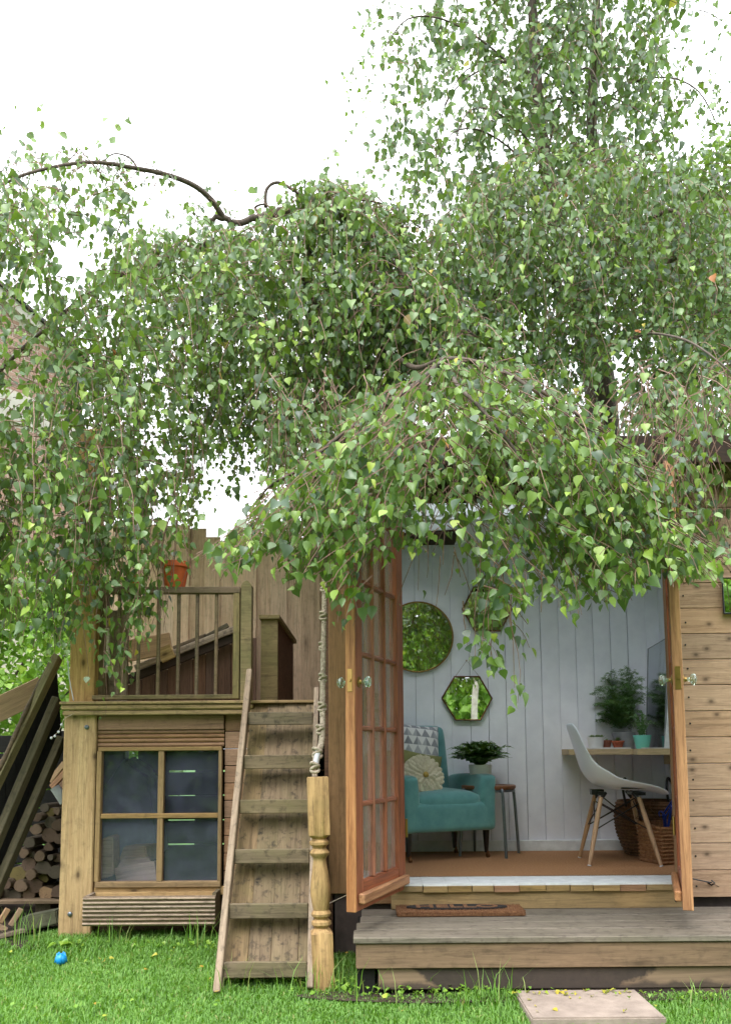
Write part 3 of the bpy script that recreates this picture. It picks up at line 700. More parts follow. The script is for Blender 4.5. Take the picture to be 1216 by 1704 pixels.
# things kept inside the den
tag(beam('stored_plank', P(196, 1462, 4.86), P(262, 1450, 4.80), (0, 0, 1), .12, .04, M_pine), 'pale plank lying behind the lower left window pane', 'plank')
for k, (px_, py_, Yd, wd, hh, rz_) in enumerate(((224, 1438, 5.02, .22, .09, .2), (236, 1418, 5.12, .2, .10, -.3), (182, 1425, 4.92, .09, .24, .1))):
    q = P(px_, py_, Yd); m = MB(); m.poly([(-wd / 2, -.1, -hh / 2), (wd / 2, -.1, -hh * .4), (wd * .42, -.1, hh / 2), (-wd * .3, -.1, hh * .45)], (0, .2, 0))
    tag(m.build('stored_log', M_pine, M=Matrix.Translation(q) @ Matrix.Rotation(rz_, 4, 'Z'), bevel=.008),
        ['broad split log lowest behind the lower left pane', 'smaller split log resting above the broad one behind glass', 'upright grey block at the left edge behind the glass'][k], 'log')
m = MB(); q = P(218, 1350, 5.15); m.poly([(-.22, 0, -.3), (.2, 0, -.28), (.12, 0, .22), (-.05, 0, .33), (-.2, 0, .1)], (.02, .12, .02))
tag(m.build('stored_sack', M_greyc, M=Matrix.Translation(q), bevel=.03, smooth=60), 'pale grey sack behind the left window panes', 'sack')

# ================================================================ LADDER
la = thing('wooden_ladder', 'mossy wooden step ladder with flat treads leaning on the play platform', 'ladder', (-.45, 3.85, .03))
Ab = hit(362, 1655, (0, 3.68, .03), (0, 1, 0)); At = P(416, 1120, 4.53)
Bb = hit(516, 1648, (0, 3.70, .03), (0, 1, 0)); Bt = Vector((-.262, 4.50, 1.37))
nrm = (At - Ab).cross(Bb - Ab).normalized()
if nrm.y > 0: nrm = -nrm
beam('side_rail', Ab, At, nrm, .085, .030, M_lad, la, .004)
beam('side_rail', Bb + Vector((0, 0, .0)), Bt, nrm, .085, .026, M_lad, la, .004)
dirL = (At - Ab).normalized()
for k, (pa, pb, ya, yb) in enumerate(((416, 530, 1186, 1206), (400, 524, 1257, 1279), (393, 519, 1331, 1353), (386, 518, 1413, 1436), (377, 518, 1503, 1527), (366, 512, 1600, 1625))):
    q = hit((pa + pb) / 2, (ya + yb) / 2, Ab, nrm)
    zt_, zb_ = hit(pa, ya, q, (0, 1, 0)).z, hit(pa, yb, q, (0, 1, 0)).z
    tt = (q.z - Ab.z) / (At.z - Ab.z); xl_ = (Ab + (At - Ab) * tt).x + .017; xr_ = (Bb + (Bt - Bb) * min(tt * 1.06, 1)).x - .015
    m = MB(); h = zt_ - zb_; yy = q.y - .025
    m.box((xl_, yy, zb_ + .002), (xr_, yy + .03, zt_ - .012)); 
    beam('tread', (xl_, yy + .012, (zt_ + zb_) / 2), (xr_, yy + .012 + rnd.uniform(-.004, .004), (zt_ + zb_) / 2), (0, 0, 1), round(h + .002, 3), .024, M_tread, la, .003)
    beam('tread', (xl_ + .001, yy + .045, zt_ - .016), (xr_ - .001, yy + .045, zt_ - .016), (0, 1, 0), .044, .012, M_tread, la, .003)
# backing boards
off = -nrm * .075
for k, (u0, u1) in enumerate(((.03, .27), (.28, .53), (.54, .84), (.85, .995))):
    uu = (u0 + u1) / 2
    a = Ab + (Bb - Ab) * uu + off + dirL * .08; b = At + (Bt - At) * uu + off; b.z = min(b.z, zl + .01)
    beam('back_board', a, b, (1, 0, 0), round((u1 - u0) * .40, 3), .016, M_lback, la, .002)

# ================================================================ NEWEL POST AND ROPE
q0 = P(538, 1648, 3.75); q1 = P(528, 1285, 3.75)
prof = [(.046, 0), (.045, .28), (.041, .297), (.036, .305), (.030, .312), (.036, .320), (.043, .332), (.042, .350), (.033, .360), (.029, .366), (.033, .374), (.041, .384), (.043, .398), (.038, .410),
        (.033, .418), (.038, .45), (.044, .50), (.044, .54), (.040, .59), (.034, .64), (.030, .68), (.028, .70), (.032, .712), (.040, .722), (.043, .735), (.036, .748), (.028, .758), (.032, .768), (.042, .778), (.043, .792), (.034, .802), (.030, .808), (.042, .822), (.045, .835), (.045, 1.055), (.042, 1.06)]
Hn = (q1 - q0).length; k_ = Hn / 1.06
# proportions read from the photograph (fractions of the height)
sqs = [1 if (z <= .285 or z >= .83) else 0 for r, z in prof]
prof = [(r, k_ * float(np.interp(z, [0, .28, .297, .418, .70, .712, .808, .822, .835, 1.055, 1.06], [0, .300, .312, .408, .655, .665, .755, .765, .775, 1.055, 1.06]))) for r, z in prof]
def frame_z(a, b, rz=0):
    z = (b - a).normalized(); x = Vector((1, 0, 0)); x = (x - z * x.dot(z)).normalized(); y = z.cross(x)
    M = Matrix((x, y, z)).transposed().to_4x4(); M.translation = a; return M @ Matrix.Rotation(rz, 4, 'Z')
m = MB(); m.lathe(prof, n=32, sq=[s for s in sqs])
tag(m.build('newel_post', M_postz, M=frame_z(q0 - Vector((0, 0, .02)), q1, .12), smooth=35), 'turned wooden newel post standing in the grass right of the ladder', 'post')
# twisted rope with knots up to the cabin corner
ra = P(524, 1278, 3.74); rb = P(536, 1225, 3.81); rc = P(541, 933, 4.17)
ctrl = [ra, P(529, 1255, 3.77), rb, P(537, 1150, 3.93), P(539, 1040, 4.1), rc]
def catmull(pts, n):
    out = []; pts = [Vector(p) for p in pts]
    for i in range(len(pts) - 1):
        p0 = pts[max(i - 1, 0)]; p1 = pts[i]; p2 = pts[i + 1]; p3 = pts[min(i + 2, len(pts) - 1)]
        for k in range(n):
            t = k / n; out.append(.5 * ((2 * p1) + (p2 - p0) * t + (2 * p0 - 5 * p1 + 4 * p2 - p3) * t * t + (3 * p1 - p0 - 3 * p2 + p3) * t ** 3))
    out.append(pts[-1]); return out
rp = thing('knotted_rope', 'thick twisted rope with knots running from newel post up to cabin corner', 'rope', ra)
line = catmull(ctrl, 60); m = MB()
for s in range(3):
    pp = []; dist = 0
    for i, p in enumerate(line):
        if i: dist += (p - line[i - 1]).length
        a = dist * 2 * math.pi / .042 + s * 2.094; pp.append(p + Vector((math.cos(a), math.sin(a), 0)) * .0066)
    m.tube(pp, .0078, 6)
m.build('rope_strands', M_rope, rp, smooth=180)
def knot(p, r, name='knot', par=rp, mt=M_rope):
    m = MB()
    for j in range(3):
        pts = []; tl = rnd.uniform(-.5, .5)
        for k in range(13):
            a = 2 * math.pi * k / 12 + j; pts.append(p + Vector((math.cos(a) * r, math.sin(a) * r * .9, (j - 1) * r * .7 + math.sin(a + j * 2) * r * .55)))
        m.tube(pts, r * .42, 6)
    m.build(name, mt, par, smooth=180)
for px_, py_, Yk in ((539, 978, 4.15), (538, 1025, 4.11), (537, 1076, 4.07), (537, 1128, 3.96), (536, 1176, 3.88), (533, 1214, 3.82)): knot(P(px_, py_, Yk), .0155)
knot(P(528, 1253, 3.77), .018); knot(P(524, 1277, 3.74), .017)
m = MB(); m.tube([P(529, 1250, 3.765), P(525, 1272, 3.74)], .013, 10); m.build('tape_wrap', M_pipe, rp, smooth=60)
m = MB(); pr = P(539, 930, 4.17); m.tube([pr + Vector((math.cos(a) * .02, 0 + .01 * math.sin(a), math.sin(a) * .022)) for a in [k * .524 for k in range(13)]], .006, 6); m.build('ring', M_blackm, rp, smooth=180)

# ================================================================ FENCE
fe = thing('board_fence', 'tall vertical board fence with scalloped top behind the play platform', 'fence', (-.9, 5.85, gz(5.8)))
tops = [(-160, 900), (60, 900), (180, 872), (330, 877), (360, 898), (385, 908), (415, 900), (440, 892), (500, 888), (520, 903), (545, 926), (700, 926), (900, 926)]
px_ = 128.0; Yf = 5.85
while px_ < 640:
    wpx = rnd.uniform(24, 31); c = px_ + wpx / 2
    zt_ = P(c, float(np.interp(c, [t[0] for t in tops], [t[1] for t in tops])) + rnd.uniform(-2, 2), Yf).z
    xx = P(c, 1050, Yf).x; wd = wpx / FPX * Yf * 1.012
    fk = 0 if px_ < 129 else 1 - fk
    ya_ = Yf + .012 * fk + rnd.uniform(-.002, .002)
    beam('fence_board', (xx, ya_, (zl - .08) if c < 515 else gz(5.8)), (xx, ya_, zt_), (1, 0, 0), round(wd + .006, 3), .010, M_fence, fe, .002)
    px_ += wpx
for zz in (1.42, 2.1): beam('fence_rail', (-2.05, Yf + .04, zz), (.1, Yf + .04, zz), (0, 0, 1), .08, .04, M_fence, fe)
# capping pieces seen above the fence top
tag(beam('old_timber_rail', P(375, 905, 6.0), P(470, 888, 6.0), (0, 0, 1), .03, .05, M_lad), 'thin weathered rail lying along the dip in the fence top', 'rail')

# boxed post on platform
bp = thing('boxed_post', 'short mossy boxed post with a slanted cap standing on the platform', 'post', P(460, 1158, 4.95))
Yb = 4.95
xa_, xb_ = X(434, 1100, Yb), X(462, 1100, Yb); zt_ = Z(450, 1030, Yb)
m = MB(); m.box((xa_, Yb, zl + .012), (xb_, Yb + .03, zt_)); m.build('front_panel', M_green, bp, bevel=.003)
xd = X(488, 1100, Yb + .45)
m = MB(); m.poly([(xb_ - .002, Yb + .005, zl + .012), (xd, Yb + .45, zl + .012), (xd, Yb + .45, zt_ - .09), (xb_ - .002, Yb + .005, zt_ - .002)], (-.02, .0, 0)); m.build('side_panel', M_brown, bp)
m = MB(); m.poly([(xa_ - .01, Yb - .02, zt_), (xb_ + .012, Yb - .02, zt_), (xd + .02, Yb + .46, zt_ - .09), (xa_ + .05, Yb + .46, zt_ - .09)], (0, 0, .022)); m.build('cap_board', M_green, bp)

# lean-to behind the railing
lt = thing('lean_to_shed', 'low dark lean-to with sloping board roof behind the platform railing', 'lean-to', P(320, 1150, 5.25))
Yl = 5.3
sl = lambda px: np.interp(px, [190, 400], [1132, 1048])
px_ = 196.0
while px_ < 418:
    wpx = 21; c = px_ + wpx / 2; top = P(c, float(sl(c)) + 14, Yl).z; xx = P(c, 1100, Yl).x
    beam('wall_board', (xx, Yl, zl + .01), (xx, Yl, top), (1, 0, 0), .078, .018, M_brown, lt, .002); px_ += wpx
beam('roof_board', P(190, 1140, Yl - .06), P(402, 1056, Yl - .06), (0, 0, 1), .055, .02, M_soffit, lt)
beam('roof_board', P(225, 1112, Yl - .08), P(398, 1044, Yl - .08), (0, 0, 1), .040, .02, M_lad, lt)
beam('roof_board', P(290, 1082, Yl - .03), P(345, 1060, Yl - .03), (0, 0, 1), .05, .02, M_rail, lt)
beam('roof_board', P(340, 1062, Yl - .03), P(380, 1040, Yl - .03), (0, 0, 1), .03, .02, M_dark, lt)
m = MB(); a = P(190, 1138, Yl); b = P(402, 1052, Yl); m.poly([a, b, b + Vector((0, .5, .05)), a + Vector((0, .5, .05))], (0, 0, .02)); m.build('roof_panel', M_lad, lt)
tag(beam('offcut_plank', P(205, 1085, 5.1), P(285, 1070, 5.1), (0, 0, 1), .13, .03, M_pine), 'broad pinkish offcut plank propped behind the left balusters', 'plank')
tag(beam('short_board', P(266, 1092, 5.05), P(288, 1082, 5.05), (0, 0, 1), .09, .02, M_post), 'small pale yellow board end on the lean-to roof slope', 'board')
# orange planter
q = P(292, 985, YP + .10); m = MB()
m.lathe([(.055, 0), (.075, .11), (.085, .115), (.085, .145), (.078, .145), (.070, .12)], n=24, capt=False)
pt = tag(m.build('orange_planter', M_orange, M=Matrix.Translation((q.x, YP + .09, rz0 + .020)), smooth=40), 'orange clay planter behind leaves on top of the grey railing', 'planter')
m = MB(); m.lathe([(.001, .115), (.07, .118)], n=16, capb=False, capt=False); m.build('soil', M_soil, pt, M=WM[pt.name])
for (px_, py_, r_) in ((219, 966, .035),):
    q = P(px_, py_, YP - .02); m = MB(); m.lathe([(r_ * math.sin(a), -r_ * math.cos(a)) for a in [.15 + k * .4 for k in range(8)]], n=16)
    tag(m.build('orange_ball', M_orange, M=Matrix.Translation((q.x, YP + .06, rz0 + .018 + r_)), smooth=180), 'small orange ball sitting left of the orange planter on the railing', 'ball')

# ================================================================ LEFT YARD: leaning frame, beam, fire wood
fr = thing('leaning_timber_frame', 'dark mossy timber frame of long rails leaning against the corner post', 'timber frame', P(0, 1480, 4.7))
def lean(ax, ay, bx, by, Ya, Yb_, wd, t, mt, name='rail', par=fr, wdir=(0, 1, 0)):
    return beam(name, P(ax, ay, Ya), P(bx, by, Yb_), wdir, wd, t, mt, par, .003)
lean(-60, 1417, 97, 1093, 4.45, 4.75, .085, .036, M_green)
lean(-60, 1530, 96, 1163, 4.47, 4.80, .085, .040, M_dark)
lean(-60, 1610, 104, 1228, 4.50, 4.84, .085, .040, M_dark)
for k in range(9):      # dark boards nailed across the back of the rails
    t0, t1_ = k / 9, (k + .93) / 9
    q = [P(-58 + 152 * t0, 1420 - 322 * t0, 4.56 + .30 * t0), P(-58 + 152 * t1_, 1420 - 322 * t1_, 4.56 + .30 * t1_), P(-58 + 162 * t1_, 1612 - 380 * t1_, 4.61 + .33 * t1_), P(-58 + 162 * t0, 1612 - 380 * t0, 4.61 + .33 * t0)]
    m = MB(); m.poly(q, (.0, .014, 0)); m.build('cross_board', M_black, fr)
m = MB(); pts = [P(-30, 1335, 4.42), P(8, 1262, 4.5), P(34, 1204, 4.58), P(60, 1150, 4.66), P(90, 1092, 4.74)]
pts = catmull(pts, 5); m.tube(pts, [.013 + .002 * math.sin(i * 1.7) for i in range(len(pts))], 8)
tag(m.build('bark_pole', M_bpole, smooth=60), 'thin bark covered pole lying along the leaning timber frame', 'pole')
tag(beam('long_beam', P(-140, 1246, 4.95), P(72, 1145, 5.3), (0, 0, 1), .15, .07, M_pine), 'thick pale sawn beam sloping up behind the leaning frame', 'beam')
tag(beam('second_beam', P(-80, 1300, 5.1), P(60, 1250, 5.3), (0, 0, 1), .05, .05, M_doore), 'short orange brown batten under the pale sloping beam', 'batten')
# black boards added behind the logs to make the gap dark
st = thing('dark_backing', 'black boards added for darkness behind the logs left of the corner post', 'log store', P(20, 1500, 5.5))
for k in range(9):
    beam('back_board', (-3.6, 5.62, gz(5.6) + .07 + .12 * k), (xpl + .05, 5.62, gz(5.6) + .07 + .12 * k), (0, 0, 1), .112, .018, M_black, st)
# pallet under the logs
pal = thing('pallet', 'grey wooden pallet carrying the stacked firewood', 'pallet', P(40, 1505, 5.0))
zp = P(50, 1500, 4.92).z
for k in range(4): beam('slat', (-3.3, 4.94 + .14 * k, zp), (xpl + .02, 4.94 + .14 * k, zp), (0, 1, 0), .10, .02, M_dark if k else M_rail, pal)
for x_ in (-3.1, -2.35, -1.86): beam('block', (x_, 4.95, zp - .05), (x_, 5.4, zp - .05), (0, 0, 1), .08, .09, M_dark, pal)
# firewood
M_log = []
for i, (c, d) in enumerate(((S(134, 112, 92), S(92, 74, 58)), (S(112, 90, 74), S(76, 60, 48)), (S(98, 88, 72), S(64, 56, 46)), (S(130, 116, 66), S(92, 80, 46)), (S(162, 134, 102), S(126, 98, 72)))):
    n = NT('log end %d' % i); v, rn, raw = n.coords(); tc = n.n('ShaderNodeTexCoord'); vm = n.n('ShaderNodeVectorMath', operation='MULTIPLY'); vm.inputs[1].default_value = (1, 0, 1); n.l(tc.outputs['Object'], vm.inputs[0])
    ln = n.n('ShaderNodeVectorMath', operation='LENGTH'); n.l(vm.outputs[0], ln.inputs[0]); nz = n.noise(raw, 20, 6)
    rg = n.math('SINE', n.math('MULTIPLY', n.math('ADD', ln.outputs['Value'], n.math('MULTIPLY', nz, .012)), 1100.0))
    cc = n.mix(n.math('MULTIPLY_ADD', rg, .18, .3), n.mix(nz, d, c), d); ck = n.ramp(n.noise(raw, 42, 4, 2.0), [(.62, 0.0), (.68, 1.0)])
    n.col(n.mix(n.math('MULTIPLY', ck, .7), cc, S(40, 30, 24))); n.rough(.9); n.bump(nz, .6, .006); M_log.append(n.mat)
def log(kind, r, q, rot, mi, label, L=.28):
    n = 9 if kind == 0 else {1: 3, 2: 4, 3: 5}[kind]; pts = []
    for k in range(n):
        a = 2 * math.pi * k / n + rot; rr = r * (1 + rnd.uniform(-.18, .15)) * (1 if kind == 0 else 1.12); pts.append((rr * math.cos(a), 0, rr * .92 * math.sin(a)))
    for _ in range(1 if kind else 0): pts = [tuple(a * .76 + b * .24 for a, b in zip(pts[(i + s_) % len(pts)], pts[(i + 1 - s_) % len(pts)])) for i in range(len(pts)) for s_ in (0, 1)]
    n = len(pts); m = MB(); m.poly(pts, (0, L, 0)); m.m = [0, 0] + [1] * n
    # make sure of end order: cap faces first
    Mx = Matrix.Translation(q) @ Matrix.Rotation(rnd.uniform(-.12, .12), 4, 'Z')
    o = m.build('firewood_log', [M_log[mi], M_bpole], M=Mx, bevel=.0025); return tag(o, label, 'log', 'split firewood stacked on the pallet')
logs = [(8, 1490, 11, 0, 2), (24, 1490, 13, 0, 2), (10, 1472, 11, 3, 1), (34, 1475, 13, 3, 0), (47, 1490, 13, 2, 0), (58, 1474, 15, 0, 1), (77, 1486, 13, 0, 4), (96, 1483, 14, 2, 1), (17, 1468, 8, 0, 1),
        (72, 1461, 14, 1, 3), (29, 1454, 16, 0, 3), (52, 1455, 12, 2, 0), (49, 1438, 14, 3, 1), (73, 1443, 14, 0, 2), (93, 1452, 14, 3, 2), (54, 1424, 9, 0, 2), (40, 1420, 15, 1, 0), (66, 1425, 10, 3, 0), (84, 1427, 6, 0, 2), (97, 1428, 10, 2, 1),
        (80, 1410, 12, 1, 1), (48, 1402, 13, 2, 2), (60, 1381, 13, 2, 0), (83, 1390, 15, 3, 1), (98, 1396, 12, 2, 1), (62, 1360, 9, 3, 1), (84, 1369, 13, 2, 2), (74, 1345, 9, 3, 2), (98, 1372, 12, 3, 1), (95, 1350, 10, 1, 0), (86, 1352, 9, 3, 3), (-12, 1486, 13, 0, 1), (-8, 1462, 12, 2, 0), (-30, 1488, 12, 0, 2)]
special = {(77, 1486): 'round pale log in the bottom row nearest the corner post', (29, 1454): 'upright yellowish log with a rounded nose low at the left of the stack',
           (72, 1461): 'yellow green wedge log just above the round pale one', (60, 1381): 'square cut reddish log high in the stack beside the leaning rail',
           (84, 1427): 'thinnest round branch end in the middle of the firewood stack', (24, 1490): 'small round grey log second from left in bottom row'}
for (a, b, r, k, mi) in logs:
    Yq = 4.95 + rnd.uniform(-.03, .06)
    log(k, r / FPX * 4.95 * .93, P(a, b, Yq), rnd.uniform(0, 6), mi, special.get((a, b), 'split firewood log packed in the stack on the grey pallet'))
# strips and pipe above the stack
for k, (a, b, c, d) in enumerate(((84, 1300, 108, 1270), (86, 1310, 110, 1284), (92, 1318, 112, 1298))):
    tag(beam('kindling_strip', P(a, b, 5.0), P(c, d, 4.96), (0, 0, 1), .035, .016, [M_pine, M_doore, M_ridge][k]),
        ['uppermost reddish kindling strip above the firewood', 'middle orange kindling strip above the firewood', 'lowest brown kindling strip above the firewood'][k], 'kindling')
m = MB(); m.tube([P(92, 1310, 4.93), P(108, 1335, 4.93)], .028, 14); tag(m.build('white_pipe', M_pipe, smooth=60), 'short white plastic pipe stub above the firewood stack', 'pipe')
# block + broken tiles on the earth
m = MB(); q = P(62, 1534, 4.75); m.poly([(-.11, 0, -.05), (.115, 0, -.03), (.11, 0, .045), (-.09, 0, .035)], (0, .12, 0))
tag(m.build('concrete_block', M_stone, M=Matrix.Translation(q) @ Matrix.Rotation(R(-8), 4, 'Y'), bevel=.008), 'mossy grey concrete block lying under the pallet', 'block')
for k, (a, b, c, d) in enumerate(((0, 1535, 14, 1512), (18, 1540, 36, 1512), (-4, 1540, 12, 1548))):
    tag(beam('broken_batten', P(a, b, 4.78), P(c, d, 4.8), (0, 0, 1), .028, .03, M_pine),
        ['broken pale batten leaning at the far left under pallet', 'pale batten leaning just left of the mossy block', 'pale batten lying flat on the earth at left edge'][k], 'batten')
tag(beam('ground_plank', P(-30, 1566, 4.52), P(40, 1548, 4.66), (0, 1, 0), .06, .02, M_lad), 'rotting narrow plank lying on the bare earth', 'plank')
# cables and clothes line
def cable(pts, r, name, label, cat, mt):
    m = MB(); m.tube(catmull(pts, 8), r, 6); return tag(m.build(name, mt, smooth=180), label, cat)
cable([P(105, 1092, 4.57), P(112, 1094, 4.58), P(116, 1130, 4.6), P(123, 1166, 4.6)], .003, 'white_cable', 'thin white cable looped down the left side of corner post', 'cable', M_pipe)
cable([P(-20, 968, 4.95), P(70, 970, 4.8), P(156, 974, 4.62)], .0035, 'washing_line', 'lower grey washing line tied round the corner post', 'washing line', M_pipe)
cable([P(-20, 942, 4.95), P(70, 955, 4.8), P(130, 964, 4.64)], .003, 'washing_line', 'upper grey washing line rising to the left of corner post', 'washing line', M_pipe)
fl = thing('fairy_lights', 'string of small white bulbs dangling left of the corner post', 'fairy lights', P(95, 1205, 4.5))
pts = catmull([P(124, 1187, 4.56), P(108, 1196, 4.52), P(103, 1206, 4.5), P(97, 1218, 4.5), P(86, 1228, 4.5)], 6)
m = MB(); m.tube(pts, .0015, 5); m.build('wire', M_rope, fl)
for a, b in ((103, 1206), (98, 1218), (92, 1225), (86, 1228)):
    m = MB(); q = P(a, b, 4.5); m.lathe([(.0075 * math.sin(t), -.0075 * math.cos(t)) for t in (.2, .9, 1.57, 2.2, 2.9)], n=8); m.build('bulb', M_pipe, fl, M=Matrix.Translation(q), smooth=180)
# blue ball
m = MB(); q = hit(102, 1596, (0, 0, gz(4.1) + .036), (0, 0, 1)); r_ = .027
m.lathe([(r_ * math.sin(a), -r_ * math.cos(a)) for a in [.05 + k * .253 for k in range(13)]], n=20)
for k in range(5): m.tube([(r_ * 1.03 * math.cos(k * 1.256), r_ * 1.03 * math.sin(k * 1.256), -.012), (r_ * .6 * math.cos(k * 1.256), r_ * .6 * math.sin(k * 1.256), .03)], .004, 6)
tag(m.build('blue_ball', M_ball, M=Matrix.Translation(q), smooth=180), 'small bright blue plastic ball lying in the lawn', 'ball')

# ================================================================ DOORMAT
mat_z = zd + .001
dm = thing('doormat', 'brown coir doormat with black oval greeting on the deck step', 'doormat', (.55, 4.05, mat_z))
ma, mb_ = hit(660, 1526, (0, 0, mat_z), (0, 0, 1)), hit(876, 1526, (0, 0, mat_z), (0, 0, 1))
mx0, mx1, my0, my1 = ma.x, mb_.x, ma.y, 4.19
m = MB(); m.box((mx0, my0, mat_z), (mx1, my1, mat_z + .022)); m.build('mat_base', M_mat, dm, bevel=.004)
# bristly edge
m = MB()
for k in range(900):
    x_ = rnd.uniform(mx0, mx1); m.add([(x_ - .0015, my0 + .004, mat_z + .012), (x_ + .0015, my0 + .004, mat_z + .012), (x_ + rnd.uniform(-.004, .004), my0 - rnd.uniform(.002, .012), mat_z + rnd.uniform(.0, .024))], [(0, 1, 2)])
for k in range(5000):
    x_ = rnd.uniform(mx0, mx1); y_ = rnd.uniform(my0, my1); m.add([(x_ - .0012, y_, mat_z + .02), (x_ + .0012, y_, mat_z + .02), (x_ + rnd.uniform(-.003, .003), y_ + rnd.uniform(-.003, .003), mat_z + rnd.uniform(.024, .030))], [(0, 1, 2)])
stuff(m.build('mat_pile', M_mat, dm))
cxm, cym = (mx0 + mx1) / 2 - .01, (my0 + my1) / 2 + .01; rx, ry = (mx1 - mx0) * .40, (my1 - my0) * .33
m = MB(); ring = [(cxm + rx * math.copysign(abs(math.cos(a)) ** .75, math.cos(a)), cym + ry * math.sin(a), mat_z + .0225) for a in [2 * math.pi * k / 40 for k in range(40)]]
m.poly(ring, (0, 0, .0075)); m.build('black_oval', M_matb, dm)
fc = bpy.data.curves.new('hello', 'FONT'); fc.body = 'HELLO'; fc.size = 1; fc.extrude = .004; fc.align_x = 'CENTER'; fc.align_y = 'CENTER'; fc.offset = .02
fo = bpy.data.objects.new('hello_tmp', fc); COL.objects.link(fo); dg = bpy.context.evaluated_depsgraph_get()
me = bpy.data.meshes.new_from_object(fo.evaluated_get(dg)); bpy.data.objects.remove(fo)
xs_ = [v.co.x for v in me.vertices]; ys_ = [v.co.y for v in me.vertices]
me.transform(Matrix.Translation((-(max(xs_) + min(xs_)) / 2, -(max(ys_) + min(ys_)) / 2, 0)))
me.transform(Matrix.Diagonal(((rx * 1.62) / (max(xs_) - min(xs_)), ry * 1.25 / (max(ys_) - min(ys_)), .4, 1)))
me.materials.clear(); me.materials.append(M_mat); o = bpy.data.objects.new('lettering', me); reg(o, Matrix.Translation((cxm, cym, mat_z + .0305)), dm)

# ================================================================ ARMCHAIR
fz = ZF + .003
fl_ = Vector((.250, 4.97, fz)); fr_ = Vector((.735, 5.18, fz))
cz = (fl_ + fr_) / 2; ang = math.atan2(fr_.y - fl_.y, fr_.x - fl_.x)
ac = thing('armchair', 'teal upholstered tub armchair with black castor legs inside the cabin', 'armchair', cz, ang)
AM = WM[ac.name]
def sbox(name, size, center, mt, par, fn=None, bev=.02, sub=2, M=AM, smooth=180):
    bm = bmesh.new(); bmesh.ops.create_cube(bm, size=1)
    for v in bm.verts: v.co = Vector((v.co.x * size[0], v.co.y * size[1], v.co.z * size[2]))
    bmesh.ops.bevel(bm, geom=bm.edges[:], offset=bev, segments=1, affect='EDGES')
    bmesh.ops.subdivide_edges(bm, edges=[e for e in bm.edges if e.calc_length() > bev * 2], cuts=3, use_grid_fill=True)
    for v in bm.verts:
        c = v.co
        if fn: v.co = Vector(fn(c.x, c.y, c.z))
    me = bpy.data.meshes.new(name); bm.to_mesh(me); bm.free(); me.materials.append(mt); me.shade_smooth()
    o = bpy.data.objects.new(name, me); reg(o, M @ Matrix.Translation(center), par)
    if sub: md = o.modifiers.new('s', 'SUBSURF'); md.levels = sub; md.render_levels = sub
    return o
W2 = .285
# local: x right, y back (front at 0), z up
sbox('seat', (.40, .50, .22), (-.0, .22, .285), M_teal, ac, lambda x, y, z: (x * (1 + .12 * (y < -.1)), y, z + (.03 * (1 - (x / .22) ** 2) * (1 - (y / .27) ** 2) if z > 0 else (-.012 if y < -.2 else 0))), .03)
sbox('front_apron', (.585, .05, .175), (0, -.012, .255), M_teal, ac, lambda x, y, z: (x, y, z), .018)
sbox('arm', (.12, .47, .34), (W2 - .035, .20, .332), M_teal, ac, lambda x, y, z: (x + .006 + .012 * max(0, z) / .18, y, z + (-.012 * (y > .15))), .022)
sbox('arm', (.12, .47, .34), (-W2 + .035, .20, .332), M_teal, ac, lambda x, y, z: (x - .006 - .012 * max(0, z) / .18, y, z), .022)
sbox('backrest', (.50, .11, .62), (-.02, .385, .50), M_teal, ac, lambda x, y, z: (x * (1.0 - .10 * (z + .3) / .6), y + .10 * (z + .3), z + (.0)), .03)
for sx, yy in ((-1, .02), (1, .02), (-1, .30), (1, .30)):
    m = MB(); m.lathe([(.012, .03), (.014, .05), (.024, .19)], n=4, sq=None); lg = m.build('leg', M_blackw, ac, M=AM @ Matrix.Translation((sx * (.262 if yy < .1 else .20), yy, 0)) @ Matrix.Rotation(R(45), 4, 'Z'), bevel=.002)
    m = MB(); m.tube([(-.008, 0, .013), (.008, 0, .013)], .013, 12); m.tube([(0, 0, .015), (0, 0, .04)], .007, 6); m.build('castor', M_copper, lg, M=AM @ Matrix.Translation((sx * (.262 if yy < .1 else .20) + .006, yy - .006, 0)), smooth=40)
m = MB(); m.box((-.2, .04, .165), (.2, .36, .18)); m.build('underside', M_soffit, ac, M=AM)
# cushions
def pillow(name, w_, h_, t_, mt, M, label, cat='cushion'):
    bm = bmesh.new(); N = 14; top = {}; 
    for s in (1, -1):
        for i in range(N + 1):
            for j in range(N + 1):
                u = i / N * 2 - 1; v = j / N * 2 - 1
                if s == -1 and (i in (0, N) or j in (0, N)): continue
                e = (1 - u ** 4) * (1 - v ** 4); pinch = 1 - .06 * (1 - abs(u)) * 0 
                k = 1 - .05 * (1 - v * v) * abs(u) ** 6; k2 = 1 - .05 * (1 - u * u) * abs(v) ** 6
                top[(s, i, j)] = bm.verts.new((u * w_ / 2 * k, s * t_ / 2 * e ** .6 if e > 0 else 0, v * h_ / 2 * k2))
    g = lambda s, i, j: top.get((s, i, j)) or top[(1, i, j)]
    for s in (1, -1):
        for i in range(N):
            for j in range(N):
                f = [g(s, i, j), g(s, i + 1, j), g(s, i + 1, j + 1), g(s, i, j + 1)]
                if len(set(f)) == 4: bm.faces.new(f if s == -1 else f[::-1])
    me = bpy.data.meshes.new(name); bm.to_mesh(me); bm.free(); me.materials.append(mt); me.shade_smooth()
    return tag(reg(bpy.data.objects.new(name, me), M), label, cat)
Mc = AM @ Matrix.Translation((-.085, .285, .615)) @ Matrix.Rotation(R(-16), 4, 'X') @ Matrix.Rotation(R(6), 4, 'Y')
pillow('patterned_cushion', .36, .42, .11, M_tri, Mc, 'grey and white triangle print cushion against the armchair back')
